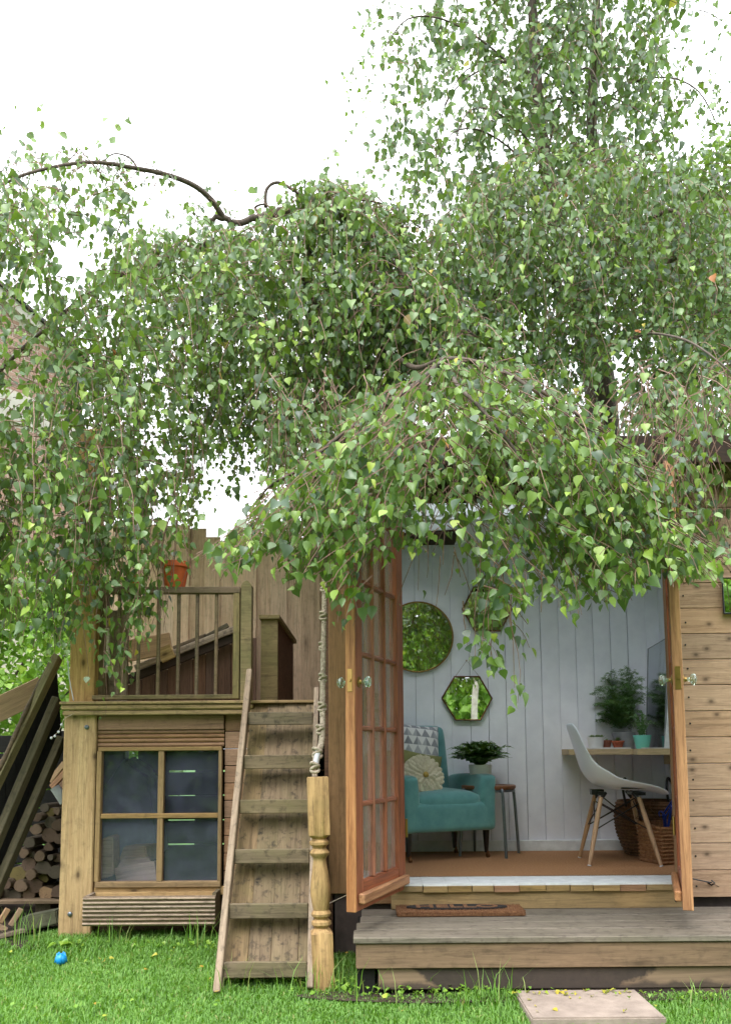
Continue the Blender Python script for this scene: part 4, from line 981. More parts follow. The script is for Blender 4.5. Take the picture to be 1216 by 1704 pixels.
Mg = AM @ Matrix.Translation((-.11, .20, .50)) @ Matrix.Rotation(R(-16), 4, 'X') @ Matrix.Rotation(R(12), 4, 'Y')
pillow('olive_cushion', .33, .30, .07, M_olive, Mg, 'olive cushion mostly hidden behind the cream flower cushion')
qf = AM @ Matrix.Translation((-.115, .125, .487)) @ Matrix.Rotation(R(-18), 4, 'X')
fcu = thing('flower_cushion', 'round cream cushion covered in felt petals on the armchair seat', 'cushion', qf.translation)
m = MB(); m.lathe([(.02, -.03), (.09, -.028), (.135, -.01), (.135, .01), (.09, .028), (.02, .032)], n=28)
m.build('cushion_body', M_cream, fcu, M=qf @ Matrix.Rotation(R(90), 4, 'X'), smooth=180)
def petal_mesh():
    m = MB(); m.add([(0, 0, 0), (.018, .004, .02), (.030, .008, .055), (.020, .004, .080), (0, -.002, .088), (-.020, .004, .080), (-.030, .008, .055), (-.018, .004, .02), (0, -.006, .045)],
                    [(0, 1, 8), (1, 2, 8), (2, 3, 8), (3, 4, 8), (4, 5, 8), (5, 6, 8), (6, 7, 8), (7, 0, 8)]); return m
pm = None
for ring, (rad, n_, sc, dep) in enumerate(((.082, 26, .62, -.022), (.068, 24, .62, -.028), (.054, 20, .60, -.034), (.040, 17, .56, -.039), (.027, 13, .5, -.043), (.014, 9, .42, -.047))):
    for k in range(n_):
        a = 2 * math.pi * (k + .5 * ring) / n_ + rnd.uniform(-.08, .08)
        Mp = qf @ Matrix.Translation((0, dep, 0)) @ Matrix.Rotation(a, 4, 'Y') @ Matrix.Translation((0, 0, rad)) @ Matrix.Rotation(R(rnd.uniform(4, 14)), 4, 'X') @ Matrix.Scale(sc, 4)
        if pm is None: ob = petal_mesh().build('petal', M_cream, fcu, M=Mp); pm = ob.data
        else: reg(bpy.data.objects.new('petal', pm), Mp, fcu)
m = MB(); m.lathe([(.001, -.006), (.016, -.004), (.018, .004), (.001, .010)], n=14); m.build('flower_centre', M_yel, fcu, M=qf @ Matrix.Translation((0, -.054, 0)) @ Matrix.Rotation(R(90), 4, 'X'), smooth=180)

# ================================================================ STOOL + FERN
sc_ = Vector((P(812, 1300, 5.33).x, 5.33, fz)); zs_ = P(812, 1306, 5.33).z
stl = thing('stool', 'round wooden seat stool with grey tubular steel legs beside armchair', 'stool', sc_)
m = MB(); m.lathe([(.16, -.026), (.168, -.02), (.170, -.006), (.165, .0)], c=(sc_.x, sc_.y, zs_), n=36); m.build('seat', M_stoolw, stl, smooth=40)
for k in range(4):
    a = R(20 + 90 * k); d = Vector((math.cos(a), math.sin(a), 0)); top = sc_ + d * .155; top.z = zs_ - .034
    pts = catmull([Vector((sc_.x, sc_.y, top.z)) + d * .05, top, top + d * .025 + Vector((0, 0, -.03)), Vector((sc_.x, sc_.y, fz)) + d * .205], 6)
    m = MB(); m.tube(pts, .0095, 8); m.build('leg', M_steel, stl, smooth=60)
m = MB(); m.tube([sc_ + Vector((.16 * math.cos(t), .16 * math.sin(t), zs_ - fz - .035)) for t in [k * .2618 for k in range(25)]], .006, 6); m.build('ring', M_steel, stl, smooth=180)
def blades(fr, mat, name, par, kind='stuff', leaf=1.0):
    """fr: list of (points, leaflet length fn, leaflet width)"""
    V = []; F = []; T = []
    for pts, lf, lw, gap, tnt in fr:
        m = MB(); 
        for i in range(1, len(pts) - 0):
            p = pts[i]; t = (pts[i] - pts[i - 1]).normalized(); s = t.cross(Vector((0, 0, 1)));
            if s.length < .1: s = Vector((1, 0, 0))
            s.normalize(); f = i / (len(pts) - 1); l = lf(f)
            for sg in (-1, 1):
                d = (s * sg + t * .35 + Vector((rnd.uniform(-.25, .25), rnd.uniform(-.25, .25), rnd.uniform(-.5, .4)))).normalized() * l; w_ = t * lw
                n = len(V); V += [p - w_, p + w_, p + d * .6 + w_ * .8, p + d, p + d * .6 - w_ * .8]; F.append((n, n + 1, n + 2, n + 3, n + 4)); T += [min(1, max(0, tnt + rnd.uniform(-.2, .2)))] * 5
        n = len(V); r = .0012
        for i in range(len(pts)):
            V += [pts[i] + Vector((r, 0, 0)), pts[i] - Vector((r, 0, 0))]; T += [.1, .1]
        for i in range(len(pts) - 1): F.append((n + 2 * i, n + 2 * i + 1, n + 2 * i + 3, n + 2 * i + 2))
    me = bpy.data.meshes.new(name); c = V[0].copy(); me.from_pydata([v - c for v in V], [], F); me.materials.append(mat)
    at = me.attributes.new('tint', 'FLOAT', 'POINT'); at.data.foreach_set('value', T)
    o = bpy.data.objects.new(name, me); reg(o, Matrix.Translation(c), par); o['kind'] = 'stuff'; return o
def arc(base, az, out, up, n=14, droop=1.0):
    d = Vector((math.cos(az), math.sin(az), 0)); return [base + d * (out * t) + Vector((0, 0, up * (1.9 * t - 1.25 * droop * t * t))) for t in [k / n for k in range(n + 1)]]
def pot(name, c, r0, r1, h, mt, label, cat='plant pot', rim=0, n=28):
    t = thing(name, label, cat, c); m = MB()
    pr = [(r0, 0), (r1, h - rim)] + ([(r1 + .005, h - rim), (r1 + .005, h)] if rim else [(r1, h)]) + [(r1 - .006, h), (r1 - .010, h - .015)]
    m.lathe(pr, c=c, n=n, capt=False); m.build('pot', mt, t, smooth=40)
    m = MB(); m.lathe([(.0005, h - .014), (r1 - .007, h - .015)], c=c, n=16, capb=False, capt=False); m.build('soil', M_soil, t); return t
pc = Vector((P(799, 1290, 5.30).x, 5.30, zs_ + .001))
fp = pot('potted_fern', pc, .058, .074, .125, M_ceram, 'dark green fern in a white pot on the stool', 'potted plant')
fronds = []
for k in range(105):
    a = rnd.uniform(0, 6.283); o_ = rnd.uniform(.06, .22); u = rnd.uniform(.07, .17) if o_ > .14 else rnd.uniform(.12, .2)
    fronds.append((arc(pc + Vector((0, 0, .12)), a, o_, u, 16), (lambda f: .040 * math.sin(math.pi * min(1, .12 + f * .9)) + .004), .009, 1, rnd.uniform(.1, .7)))
blades(fronds, M_fern, 'fronds', fp)

# ================================================================ MIRRORS
def wall_mirror(name, outline_px, Y, label, string=None, rim=.006):
    pts = [P(a, b, Y) for a, b in outline_px]; c = sum(pts, Vector()) / len(pts)
    t = thing(name, label, 'mirror', c)
    lo = [Vector((p.x, Y, p.z)) for p in pts]
    m = MB(); m.poly([p + Vector((0, 0, 0)) for p in lo], (0, .012, 0)); m.build('glass', M_mirror, t)
    m = MB(); n = len(lo)
    loop = lo + [lo[0], lo[1]]
    m.tube([p + Vector((0, -.001, 0)) for p in lo + [lo[0]]], rim, 6); m.build('frame', M_copper if n < 10 else M_brass, t, smooth=60)
    if string:
        m = MB(); m.tube([P(a, b, Y - .004) for a, b in string], .0014, 5); m.build('cord', M_twig, t)
        q = P(*string[1], Y - .004); m = MB(); m.tube([q, q + Vector((0, .02, 0))], .004, 6); m.build('hook', M_brass, t)
    return t
YM = YB - .016
wall_mirror('round_mirror', [(695 + 58 * math.cos(a), 1060 + 58 * math.sin(a)) for a in [2 * math.pi * k / 48 for k in range(48)]], YM, 'large round brass framed mirror on the white back wall')
wall_mirror('hexagonal_mirror', [(735, 1162), (756, 1126), (797, 1126), (818, 1162), (799, 1198), (758, 1198)], YM, 'lower hexagonal mirror hanging on a cord right of the round mirror', [(757, 1126), (776, 1099), (797, 1126)])
wall_mirror('hexagonal_mirror', [(769, 1014), (788, 977), (830, 977), (851, 1014), (832, 1050), (790, 1050)], YM, 'upper hexagonal mirror hanging half behind the birch twigs', [(789, 977), (809, 950), (830, 977)])
wm_ = thing('framed_outdoor_mirror', 'narrow mirror on the cabin front at the far right edge', 'mirror', P(1225, 990, YF - .03))
a, b = P(1203, 1021, YF - .025), P(1265, 962, YF - .025)
m = MB(); m.box((a.x, YF - .03, a.z), (b.x, YF - .012, b.z)); m.build('glass', M_mirror, wm_)
m = MB(); m.tube([(a.x, YF - .03, a.z), (b.x, YF - .03, a.z), (b.x, YF - .03, b.z), (a.x, YF - .03, b.z), (a.x, YF - .03, a.z)], .005, 6); m.build('frame', M_blackm, wm_)

# ================================================================ DESK, PLANTS, CHAIR
zk = P(1000, 1246.5, 5.2).z + .0
dsk = thing('wall_desk', 'pale plywood desk top fixed to the cabin walls with a cut corner', 'desk', (1.6, 5.3, zk))
xd0 = P(944, 1250, 5.36).x
m = MB(); yfr = 4.95; xcut = P(1060, 1250, yfr).x
m.poly([(xd0, YB - .004, zk - .036), (xd0, 5.33, zk - .036), (P(1052, 1250, 5.30).x, 5.30, zk - .036), (xcut, yfr, zk - .036), (1.945, yfr, zk - .036), (1.945, YB - .004, zk - .036)], (0, 0, .036)); m.build('desk_top', M_desk, dsk, bevel=.002)
m = MB(); m.box((1.93, 4.97, zk - .10), (1.946, 5.5, zk - .038)); m.build('wall_batten', M_desk, dsk)
zk += .001
# tray
m = MB(); a = P(978, 1247, 5.35).x; b = P(1048, 1247, 5.35).x; m.box((a, 5.33, zk), (b, 5.46, zk + .008)); tag(m.build('tray', M_ceram, bevel=.002), 'thin white tray under the small plant pots', 'tray')
zt_ = zk + .009
def rosette(c, r, h, n, mat, par, name='leaves'):
    V = []; F = []; T = []
    for k in range(n):
        az_ = k * 2.4; t = k / n; l = r * (1.0 - .5 * t); up = .3 + 1.1 * t; w_ = r * .17
        d = Vector((math.cos(az_), math.sin(az_), up)).normalized(); s = Vector((-math.sin(az_), math.cos(az_), 0))
        b = c + Vector((0, 0, h * t)); j = len(V)
        V += [b - s * w_ * .6, b + s * w_ * .6, b + d * l * .5 + s * w_, b + d * l, b + d * l * .5 - s * w_, b + d * l * .5 + Vector((0, 0, -w_ * .9))]
        F += [(j, j + 1, j + 2, j + 3, j + 4), (j, j + 5, j + 1), (j + 1, j + 5, j + 2), (j + 2, j + 5, j + 3), (j + 3, j + 5, j + 4), (j + 4, j + 5, j)]; T += [t] * 6
    me = bpy.data.meshes.new(name); me.from_pydata([v - c for v in V], [], F); me.materials.append(mat)
    at = me.attributes.new('tint', 'FLOAT', 'POINT'); at.data.foreach_set('value', T); return reg(bpy.data.objects.new(name, me), Matrix.Translation(c), par)
c1 = Vector((P(991, 1240, 5.40).x, 5.40, zt_)); t1 = pot('white_succulent_pot', c1, .044, .054, .066, M_ceram, 'low white pot of green succulents at the left end of desk', 'potted plant')
for dx, dy in ((-.028, 0), (.02, .01), (0, -.022), (.03, -.02), (-.012, .03)): rosette(c1 + Vector((dx, dy, .055)), .034, .014, 12, M_succ, t1)
c2 = Vector((P(1010, 1240, 5.38).x + .002, 5.40, zt_)); t2 = pot('dark_terracotta_pot', c2, .022, .030, .046, M_brown if False else plain('dark terracotta', S(134, 78, 60), .85), 'darker small terracotta pot between white pot and red one', 'potted plant', .010)
rosette(c2 + Vector((0, 0, .04)), .02, .01, 9, M_succ, t2)
c3 = Vector((P(1029, 1240, 5.36).x, 5.38, zt_)); t3 = pot('red_terracotta_pot', c3, .026, .036, .042, M_terra, 'small reddish terracotta pot with a spiky succulent on desk', 'potted plant', .010)
rosette(c3 + Vector((0, 0, .036)), .036, .016, 16, M_succ, t3)
c4 = Vector((P(1036, 1230, 5.47).x, 5.455, zk)); t4 = pot('potted_asparagus_fern', c4, .060, .075, .105, M_greyc, 'tall feathery asparagus fern in a grey pot on the desk', 'potted plant')
fronds = []
for k in range(90):
    a = rnd.uniform(0, 6.283); o_ = rnd.uniform(.04, .22); up = rnd.uniform(.08, .34) * (1.25 - o_ * 2)
    base = arc(c4 + Vector((0, 0, .10)), a, o_, up * 1.3, 12, .85)
    for i in range(2, len(base)):
        for sg in (-1, 1):
            dd = (base[i] - base[i - 1]).normalized(); s = dd.cross(Vector((0, 0, 1))).normalized() * sg
            L2 = .06 * (1 - i / len(base) * .7); sub = [base[i] + s * (L2 * t) + dd * (L2 * .5 * t) + Vector((0, 0, rnd.uniform(-.015, .005) * t)) for t in (0, .25, .5, .75, 1)]
            for p in sub: p.y = min(p.y, YB - .012)
            fronds.append((sub, (lambda f: .014), .0015, 1, rnd.uniform(.2, .9)))
for a, b, c, d in ((1036, 1140, 12, 0),):      # the tall leader
    base = [c4 + Vector((.0 + .0 * t, -.02 * t, .10 + .40 * t)) for t in [k / 14 for k in range(15)]]
    for i in range(3, 15):
        for sg in (-1, 1, 0):
            L2 = .075 * (1 - i / 18); s = Vector((sg, rnd.uniform(-.6, .2), 0)); sub = [base[i] + s * (L2 * t) + Vector((0, 0, .012 * t)) for t in (0, .25, .5, .75, 1)]
            fronds.append((sub, (lambda f: .013), .0015, 1, rnd.uniform(.3, 1)))
blades(fronds, M_aspar, 'feathery_stems', t4)
c5 = Vector((P(1068, 1235, 5.20).x, 5.20, zk)); t5 = pot('turquoise_plant_pot', c5, .038, .056, .082, M_turq, 'bright turquoise pot with small striped plant on desk front', 'potted plant')
fr = []
for k in range(26):
    a = rnd.uniform(0, 6.283); fr.append((arc(c5 + Vector((rnd.uniform(-.02, .02), rnd.uniform(-.02, .02), .075)), a, rnd.uniform(.02, .07), rnd.uniform(.06, .16), 8, .7), (lambda f: .012 * (1 - f) + .004), .004, 1, rnd.uniform(.3, .9)))
blades(fr, M_aspar, 'leaves', t5)
# paper
m = MB(); a = P(1090, 1246, 5.02); m.box((a.x - .06, 4.97, zk), (a.x + .12, 5.10, zk + .006)); tag(m.build('magazine', M_paper), 'white magazine lying on the desk near the doorway', 'magazine')
# large mirror leaning on the right wall
mi = thing('leaning_mirror', 'tall pale framed mirror leaning at the right end of the desk', 'mirror', (1.83, 5.2, zk))
pA = P(1074, 1238, 5.44); pB = P(1075, 1080, 5.44); pC = P(1106, 1066, 5.0); pD = P(1102, 1244, 5.0)
xw = pA.x
m = MB(); A_ = Vector((pA.x, 5.44, zk)); D_ = Vector((pD.x + .01, 5.0, zk)); B_ = Vector((pB.x + .01, 5.44, pB.z)); C_ = Vector((pC.x + .02, 5.0, pB.z + .02))
m.poly([A_, D_, C_, B_], (.012, .0, 0)); m.build('glass', M_dimm, mi)
m = MB(); m.tube([A_, D_, C_, B_, A_], .004, 6); m.build('frame', M_greyc, mi)
beam('frame_edge', D_ + Vector((.012, -.006, .0)), C_ + Vector((.012, -.006, 0)) - Vector((0, 0, .22)), (1, 0, 0), .028, .012, M_white2, mi)

# shell chair
chc = Vector((P(1022, 1435, 4.98).x, 4.95, fz))
ch = thing('shell_chair', 'white moulded shell chair on beech dowel legs at the desk', 'chair', chc, R(-6))
CM = WM[ch.name]
prof2 = [(-.250, .800), (-.243, .775), (-.225, .72), (-.205, .65), (-.188, .58), (-.170, .52), (-.135, .465), (-.085, .435), (-.02, .422), (.06, .418), (.14, .415), (.21, .410), (.255, .400), (.275, .388)]
def chair_shell():
    bm = bmesh.new(); NV = 17; rows = []
    for i, (x, z) in enumerate(prof2):
        t = i / (len(prof2) - 1); hw = np.interp(t, [0, .07, .2, .45, .7, .92, 1], [.10, .155, .190, .215, .225, .215, .17]); row = []
        for j in range(NV):
            v = j / (NV - 1) * 2 - 1; back = max(0, 1 - t / .5); seat = 1 - back
            lift = np.interp(t, [0, .3, .5, .7, 1], [.015, .05, .10, .055, .01]) * abs(v) ** 2.4
            row.append(bm.verts.new((x + lift * back + .35 * lift * (1 if .3 < t < .6 else 0), v * hw, z + lift * seat)))
        rows.append(row)
    for i in range(len(rows) - 1):
        for j in range(NV - 1): bm.faces.new((rows[i][j], rows[i + 1][j], rows[i + 1][j + 1], rows[i][j + 1]))
    me = bpy.data.meshes.new('shell'); bm.to_mesh(me); bm.free(); me.materials.append(M_shell); me.shade_smooth(); o = bpy.data.objects.new('seat_shell', me); reg(o, CM, ch)
    so_ = o.modifiers.new('t', 'SOLIDIFY'); so_.thickness = .007; sb = o.modifiers.new('s', 'SUBSURF'); sb.levels = sb.render_levels = 1
chair_shell()
tops_ = {}; 
for sx in (-1, 1):
    for sy in (-1, 1):
        a = Vector((sx * .105 + .015, sy * .105, .375)); b = Vector((sx * .195 + .015, sy * .185, 0)); tops_[(sx, sy)] = (a, b)
        m = MB(); m.tube([b, b + (a - b) * .5, a], [.0095, .0145, .0125], 12); lg = m.build('leg', M_beech, ch, M=CM, smooth=60)
        m = MB(); m.tube([b + Vector((0, 0, .0)), b + (a - b) * .015], .0105, 10); m.build('foot_cap', M_pipe, lg, M=CM)
        m = MB(); m.tube([a + Vector((-sx * .0, 0, -.012)), a + Vector((-sx * .03, -sy * .02, .025))], .010, 8); m.build('leg_bracket', M_blackm, ch, M=CM)
m = MB()
L = lambda k, f: tops_[k][0] + (tops_[k][1] - tops_[k][0]) * f
for (k1, k2) in (((-1, -1), (1, -1)), ((1, -1), (1, 1)), ((1, 1), (-1, 1)), ((-1, 1), (-1, -1))):
    m.tube([L(k1, .08), L(k2, .48)], .0035, 6); m.tube([L(k2, .08), L(k1, .48)], .0035, 6)
m.tube([L((-1, -1), -.02), L((1, 1), .48)], .0035, 6); m.tube([L((1, -1), -.02), L((-1, 1), .48)], .0035, 6)
m.build('cross_rods', M_blackm, ch, M=CM, smooth=60)
m = MB(); m.box((-.13, -.035, .385), (-.06, .035, .415)); m.box((.09, -.10, .385), (.16, .10, .402)); m.box((-.1, -.1, .385), (-.07, .1, .405)); m.build('mount', M_blackm, ch, M=CM)
m = MB(); m.box((.02, -.15, .4235), (.245, .12, .430)); tag(m.build('dark_folder', M_blackm, M=CM), 'thin black folder lying on the white chair seat', 'folder')

# baskets under the desk
bc = Vector((P(1078, 1400, 5.36).x, 5.30, fz))
bk = thing('large_basket', 'large round woven seagrass basket with dark handles under the desk', 'basket', bc)
m = MB(); pr = [(.15, 0), (.175, .05), (.205, .14), (.215, .22), (.205, .29), (.198, .33), (.190, .33), (.195, .28), (.2, .2)]
m.lathe(pr, c=bc, n=40, capt=False); bo = m.build('basket_body', M_wick, bk, smooth=60)
for k in range(16):
    z_ = .01 + .02 * k; r_ = np.interp(z_, [p[1] for p in pr[:6]], [p[0] for p in pr[:6]]) + .001
    m = MB(); m.tube([bc + Vector((r_ * math.cos(t), r_ * math.sin(t), z_)) for t in [j * .1745 for j in range(37)]], .0085, 5, cap=False); m.build('coil', M_wick, bk, smooth=180)
for (dx) in (-.165, .10):
    m = MB(); m.tube(catmull([bc + Vector((dx - .02, -.12, .30)), bc + Vector((dx - .035, -.12, .40)), bc + Vector((dx - .02, -.11, .47)), bc + Vector((dx + .02, -.10, .40)), bc + Vector((dx + .03, -.10, .30))], 6), .008, 6); m.build('handle', M_blackm, bk, smooth=180)
b0 = P(1106, 1440, 4.85)
bk2 = thing('small_basket', 'smaller square straw basket holding blue hangers by the doorway', 'basket', (b0.x, 4.9, fz))
Mb = Matrix.Translation((b0.x + .035, 4.93, fz)) @ Matrix.Rotation(R(18), 4, 'Z')
m = MB(); hw = .10
m.add([(-hw, -hw, 0), (hw, -hw, 0), (hw, hw, 0), (-hw, hw, 0), (-hw * 1.08, -hw * 1.08, .21), (hw * 1.08, -hw * 1.08, .21), (hw * 1.08, hw * 1.08, .23), (-hw * 1.08, hw * 1.08, .23),
       (-hw, -hw, .21), (hw, -hw, .21), (hw, hw, .23), (-hw, hw, .23), (-hw * .9, -hw * .9, .02), (hw * .9, -hw * .9, .02), (hw * .9, hw * .9, .02), (-hw * .9, hw * .9, .02)],
      [(0, 3, 2, 1), (0, 1, 5, 4), (1, 2, 6, 5), (2, 3, 7, 6), (3, 0, 4, 7), (4, 5, 9, 8), (5, 6, 10, 9), (6, 7, 11, 10), (7, 4, 8, 11), (8, 9, 13, 12), (9, 10, 14, 13), (10, 11, 15, 14), (11, 8, 12, 15), (12, 13, 14, 15)])
m.build('basket_body', M_wick2, bk2, M=Mb)
for k in range(10):
    z_ = .012 + .021 * k; s_ = hw * (1 + .08 * z_ / .21) + .002; m = MB(); m.tube([(-s_, -s_, z_), (s_, -s_, z_), (s_, s_, z_), (-s_, s_, z_), (-s_, -s_, z_)], .007, 5); m.build('weave_row', M_wick2, bk2, M=Mb, smooth=60)
def hanger(M, mt, label, r=.004, w_=.2, h=.10):
    m = MB(); m.tube([(-w_, 0, 0), (0, 0, h), (w_, 0, 0), (-w_, 0, 0)], r, 6); m.tube(catmull([(0, 0, h), (0, 0, h + .03), (.02, 0, h + .05), (.035, 0, h + .03)], 4), r * .7, 6)
    return tag(m.build('coat_hanger', mt, M=M, smooth=60), label, 'hanger')
hanger(Mb @ Matrix.Translation((.0, -.04, .22)) @ Matrix.Rotation(R(70), 4, 'Z') @ Matrix.Rotation(R(60), 4, 'Y'), M_bluep, 'front blue plastic hanger sticking out of the small basket', .0055, .12, .07)
hanger(Mb @ Matrix.Translation((.03, .0, .24)) @ Matrix.Rotation(R(80), 4, 'Z') @ Matrix.Rotation(R(66), 4, 'Y'), M_bluep, 'rear blue plastic hanger leaning in the small basket', .0055, .12, .07)
hanger(Mb @ Matrix.Translation((-.06, .06, .235)) @ Matrix.Rotation(R(10), 4, 'Z') @ Matrix.Rotation(R(8), 4, 'Y'), M_copper, 'thin wire hanger resting on the small straw basket', .002, .11, .07)

# ================================================================ BRICK HOUSE
th = math.atan2(.80, .60); HA = P(0, 500, 13.0); dirW = Vector((.60, .80, 0)); nW = Vector((.80, -.60, 0))
hs_ = thing('brick_house', 'red brick gable end house with pale verge far left behind birch', 'house', (HA.x, HA.y, .1), th)
HM = WM[hs_.name]
def hz(L): return HA.z - .1 - .40 * L      # verge height above base at distance L
zband0, zband1 = P(0, 692, 13).z - .1, P(0, 645, 13).z - .1
Lend = 1.55
# local frame: x along wall, y into the house, z up
m = MB(); m.poly([(-6, .02, 0), (Lend, .02, 0), (Lend, .02, hz(Lend)), (-.5, .02, hz(-.5)), (-6, .02, hz(-6) - 3.2)], (0, 6, 0)); m.build('wall', M_mortar, hs_, M=HM)
bme = boxmesh(.215, .065, .1025, .003, M_brick)
cnt = 0; row = 0; z_ = .05; far = MB()
while z_ < hz(-2) :
    off = .1125 if row % 2 else 0; L0 = -3.0 + off
    while L0 < Lend - .1:
        if z_ + .08 < hz(L0 + .2) and not (zband0 - .06 < z_ < zband1 + .02):
            vis = z_ > 5.1 and L0 > -.45
            if vis and cnt < 300:
                Mx = HM @ Matrix.Translation((L0 + .1075, .02 - .004 + .05 + rnd.uniform(-.002, .002), z_ + .0325)) @ Matrix.Rotation(R(90), 4, 'X')
                reg(bpy.data.objects.new('brick', bme), Mx, hs_); cnt += 1
            elif z_ > 3.0: far.box((L0, .016, z_), (L0 + .215, .10, z_ + .065))
        L0 += .225
    z_ += .075; row += 1
fo_ = far.build('far_bricks', M_brick, hs_, M=HM); stuff(fo_)
m = MB(); m.box((-5, -.03, zband0), (Lend + .0, .1, zband1)); m.build('concrete_band', M_conc, hs_, M=HM)
m = MB(); m.box((-5, -.04, zband0 - .25), (-.0, .05, zband0 - .05)); m.build('window_head', M_soffit, hs_, M=HM)
m = MB(); m.poly([(-.6, -.10, hz(-.6)), (Lend + .4, -.10, hz(Lend + .4)), (Lend + .4, -.10, hz(Lend + .4) + .16), (-.6, -.10, hz(-.6) + .16)], (0, .12, 0)); m.build('verge_board', M_conc, hs_, M=HM)
m = MB(); m.poly([(-.6, -.16, hz(-.6) + .16), (Lend + .5, -.16, hz(Lend + .5) + .16), (Lend + .5, -.16, hz(Lend + .5) + .22), (-.6, -.16, hz(-.6) + .22)], (0, 6.2, 0)); m.build('roof', M_felt, hs_, M=HM)

# ================================================================ VEGETATION
def norm(A): return A / np.maximum(np.linalg.norm(A, axis=1, keepdims=True), 1e-9)
# birch leaf template: y along the leaf (base to tip), x across, z the normal
def leaf_template(serr=True, bend=.22, fold=.28):
    half = [(.0, .0), (.25, .03), (.42, .22), (.38, .44), (.21, .68), (.08, .86)] if serr else [(0, 0), (.42, .2), (.36, .5), (.14, .85)]
    V = []; F = []
    n = len(half)
    ys = [h[1] for h in half]
    for (x, y) in half[1:]: V.append((x, y, fold * x - bend * y * y))
    for (x, y) in half[1:]: V.append((-x, y, fold * x - bend * y * y))
    mid = [(0, 0, 0), (0, .3, -bend * .09), (0, .62, -bend * .38), (0, 1, -bend)]
    b = len(V); V += mid
    k = n - 1
    for o, flip in ((0, False), (k, True)):
        if n == 6: fs = [(b, o + 0, o + 1, b + 1), (b + 1, o + 1, o + 2), (b + 1, o + 2, o + 3, b + 2), (b + 2, o + 3, o + 4, b + 3)]
        else: fs = [(b, o, o + 1, b + 1), (b + 1, o + 1, o + 2, b + 2), (b + 2, o + 2, b + 3)]
        for f in fs: F.append(f if not flip else f[::-1])
    return np.array(V), F
LV, LF = leaf_template(); LV2, LF2 = leaf_template(False)
def leaf_cloud(name, pos, ax, nm, size, tint, mat, parent, tv=LV, tf=LF, aspect=1.0, loc=None):
    pos = np.asarray(pos, float); N = len(pos); ax = norm(np.asarray(ax, float)); nm = np.asarray(nm, float)
    nm = norm(nm - ax * np.sum(nm * ax, axis=1, keepdims=True)); sd = np.cross(ax, nm); size = np.asarray(size)[:, None]
    K = len(tv); out = np.empty((N, K, 3))
    fold = nr.uniform(-.3, 2.8, (N, 1)); 
    for k in range(K): out[:, k, :] = pos + size * (sd * tv[k, 0] * aspect + ax * tv[k, 1] + nm * tv[k, 2] * fold)
    loc = np.mean(pos, axis=0) if loc is None else np.array(loc)
    co = (out - loc).reshape(-1)
    me = bpy.data.meshes.new(name); nf = len(tf); me.vertices.add(N * K); me.vertices.foreach_set('co', co)
    lens = np.array([len(f) for f in tf]); flat = np.concatenate([np.array(f) for f in tf]); tot = len(flat)
    me.loops.add(N * tot); me.polygons.add(N * nf)
    me.loops.foreach_set('vertex_index', (flat[None, :] + (np.arange(N) * K)[:, None]).reshape(-1).astype(np.int32))
    st = np.concatenate([[0], np.cumsum(lens)[:-1]])
    me.polygons.foreach_set('loop_start', (st[None, :] + (np.arange(N) * tot)[:, None]).reshape(-1).astype(np.int32))
    me.polygons.foreach_set('loop_total', np.tile(lens, N).astype(np.int32))
    me.update(calc_edges=True); me.materials.append(mat); me.shade_smooth()
    at = me.attributes.new('tint', 'FLOAT', 'POINT'); at.data.foreach_set('value', np.repeat(np.clip(tint, 0, 1), K).astype(np.float32))
    o = bpy.data.objects.new(name, me); reg(o, Matrix.Translation(loc), parent); return stuff(o)
def leaf_mesh(i):
    rs = np.random.RandomState(i); tv = LV.copy(); tv[:, 2] *= rs.uniform(.4, 2.0); tv[:, 0] *= rs.uniform(.85, 1.1)
    me = bpy.data.meshes.new('leaf'); me.from_pydata([tuple(v) for v in tv], [], LF); me.materials.append(M_leaf1); me.shade_smooth(); return me
LEAVES = [leaf_mesh(i) for i in range(5)]
def single_leaf(p, a, n, s, parent):
    a = Vector(a).normalized(); n = Vector(n); n = (n - a * n.dot(a)).normalized(); x = a.cross(n)
    M = Matrix((x * s, a * s, n * s)).transposed().to_4x4(); M.translation = Vector(p)
    return reg(bpy.data.objects.new('leaf', rnd.choice(LEAVES)), M, parent)

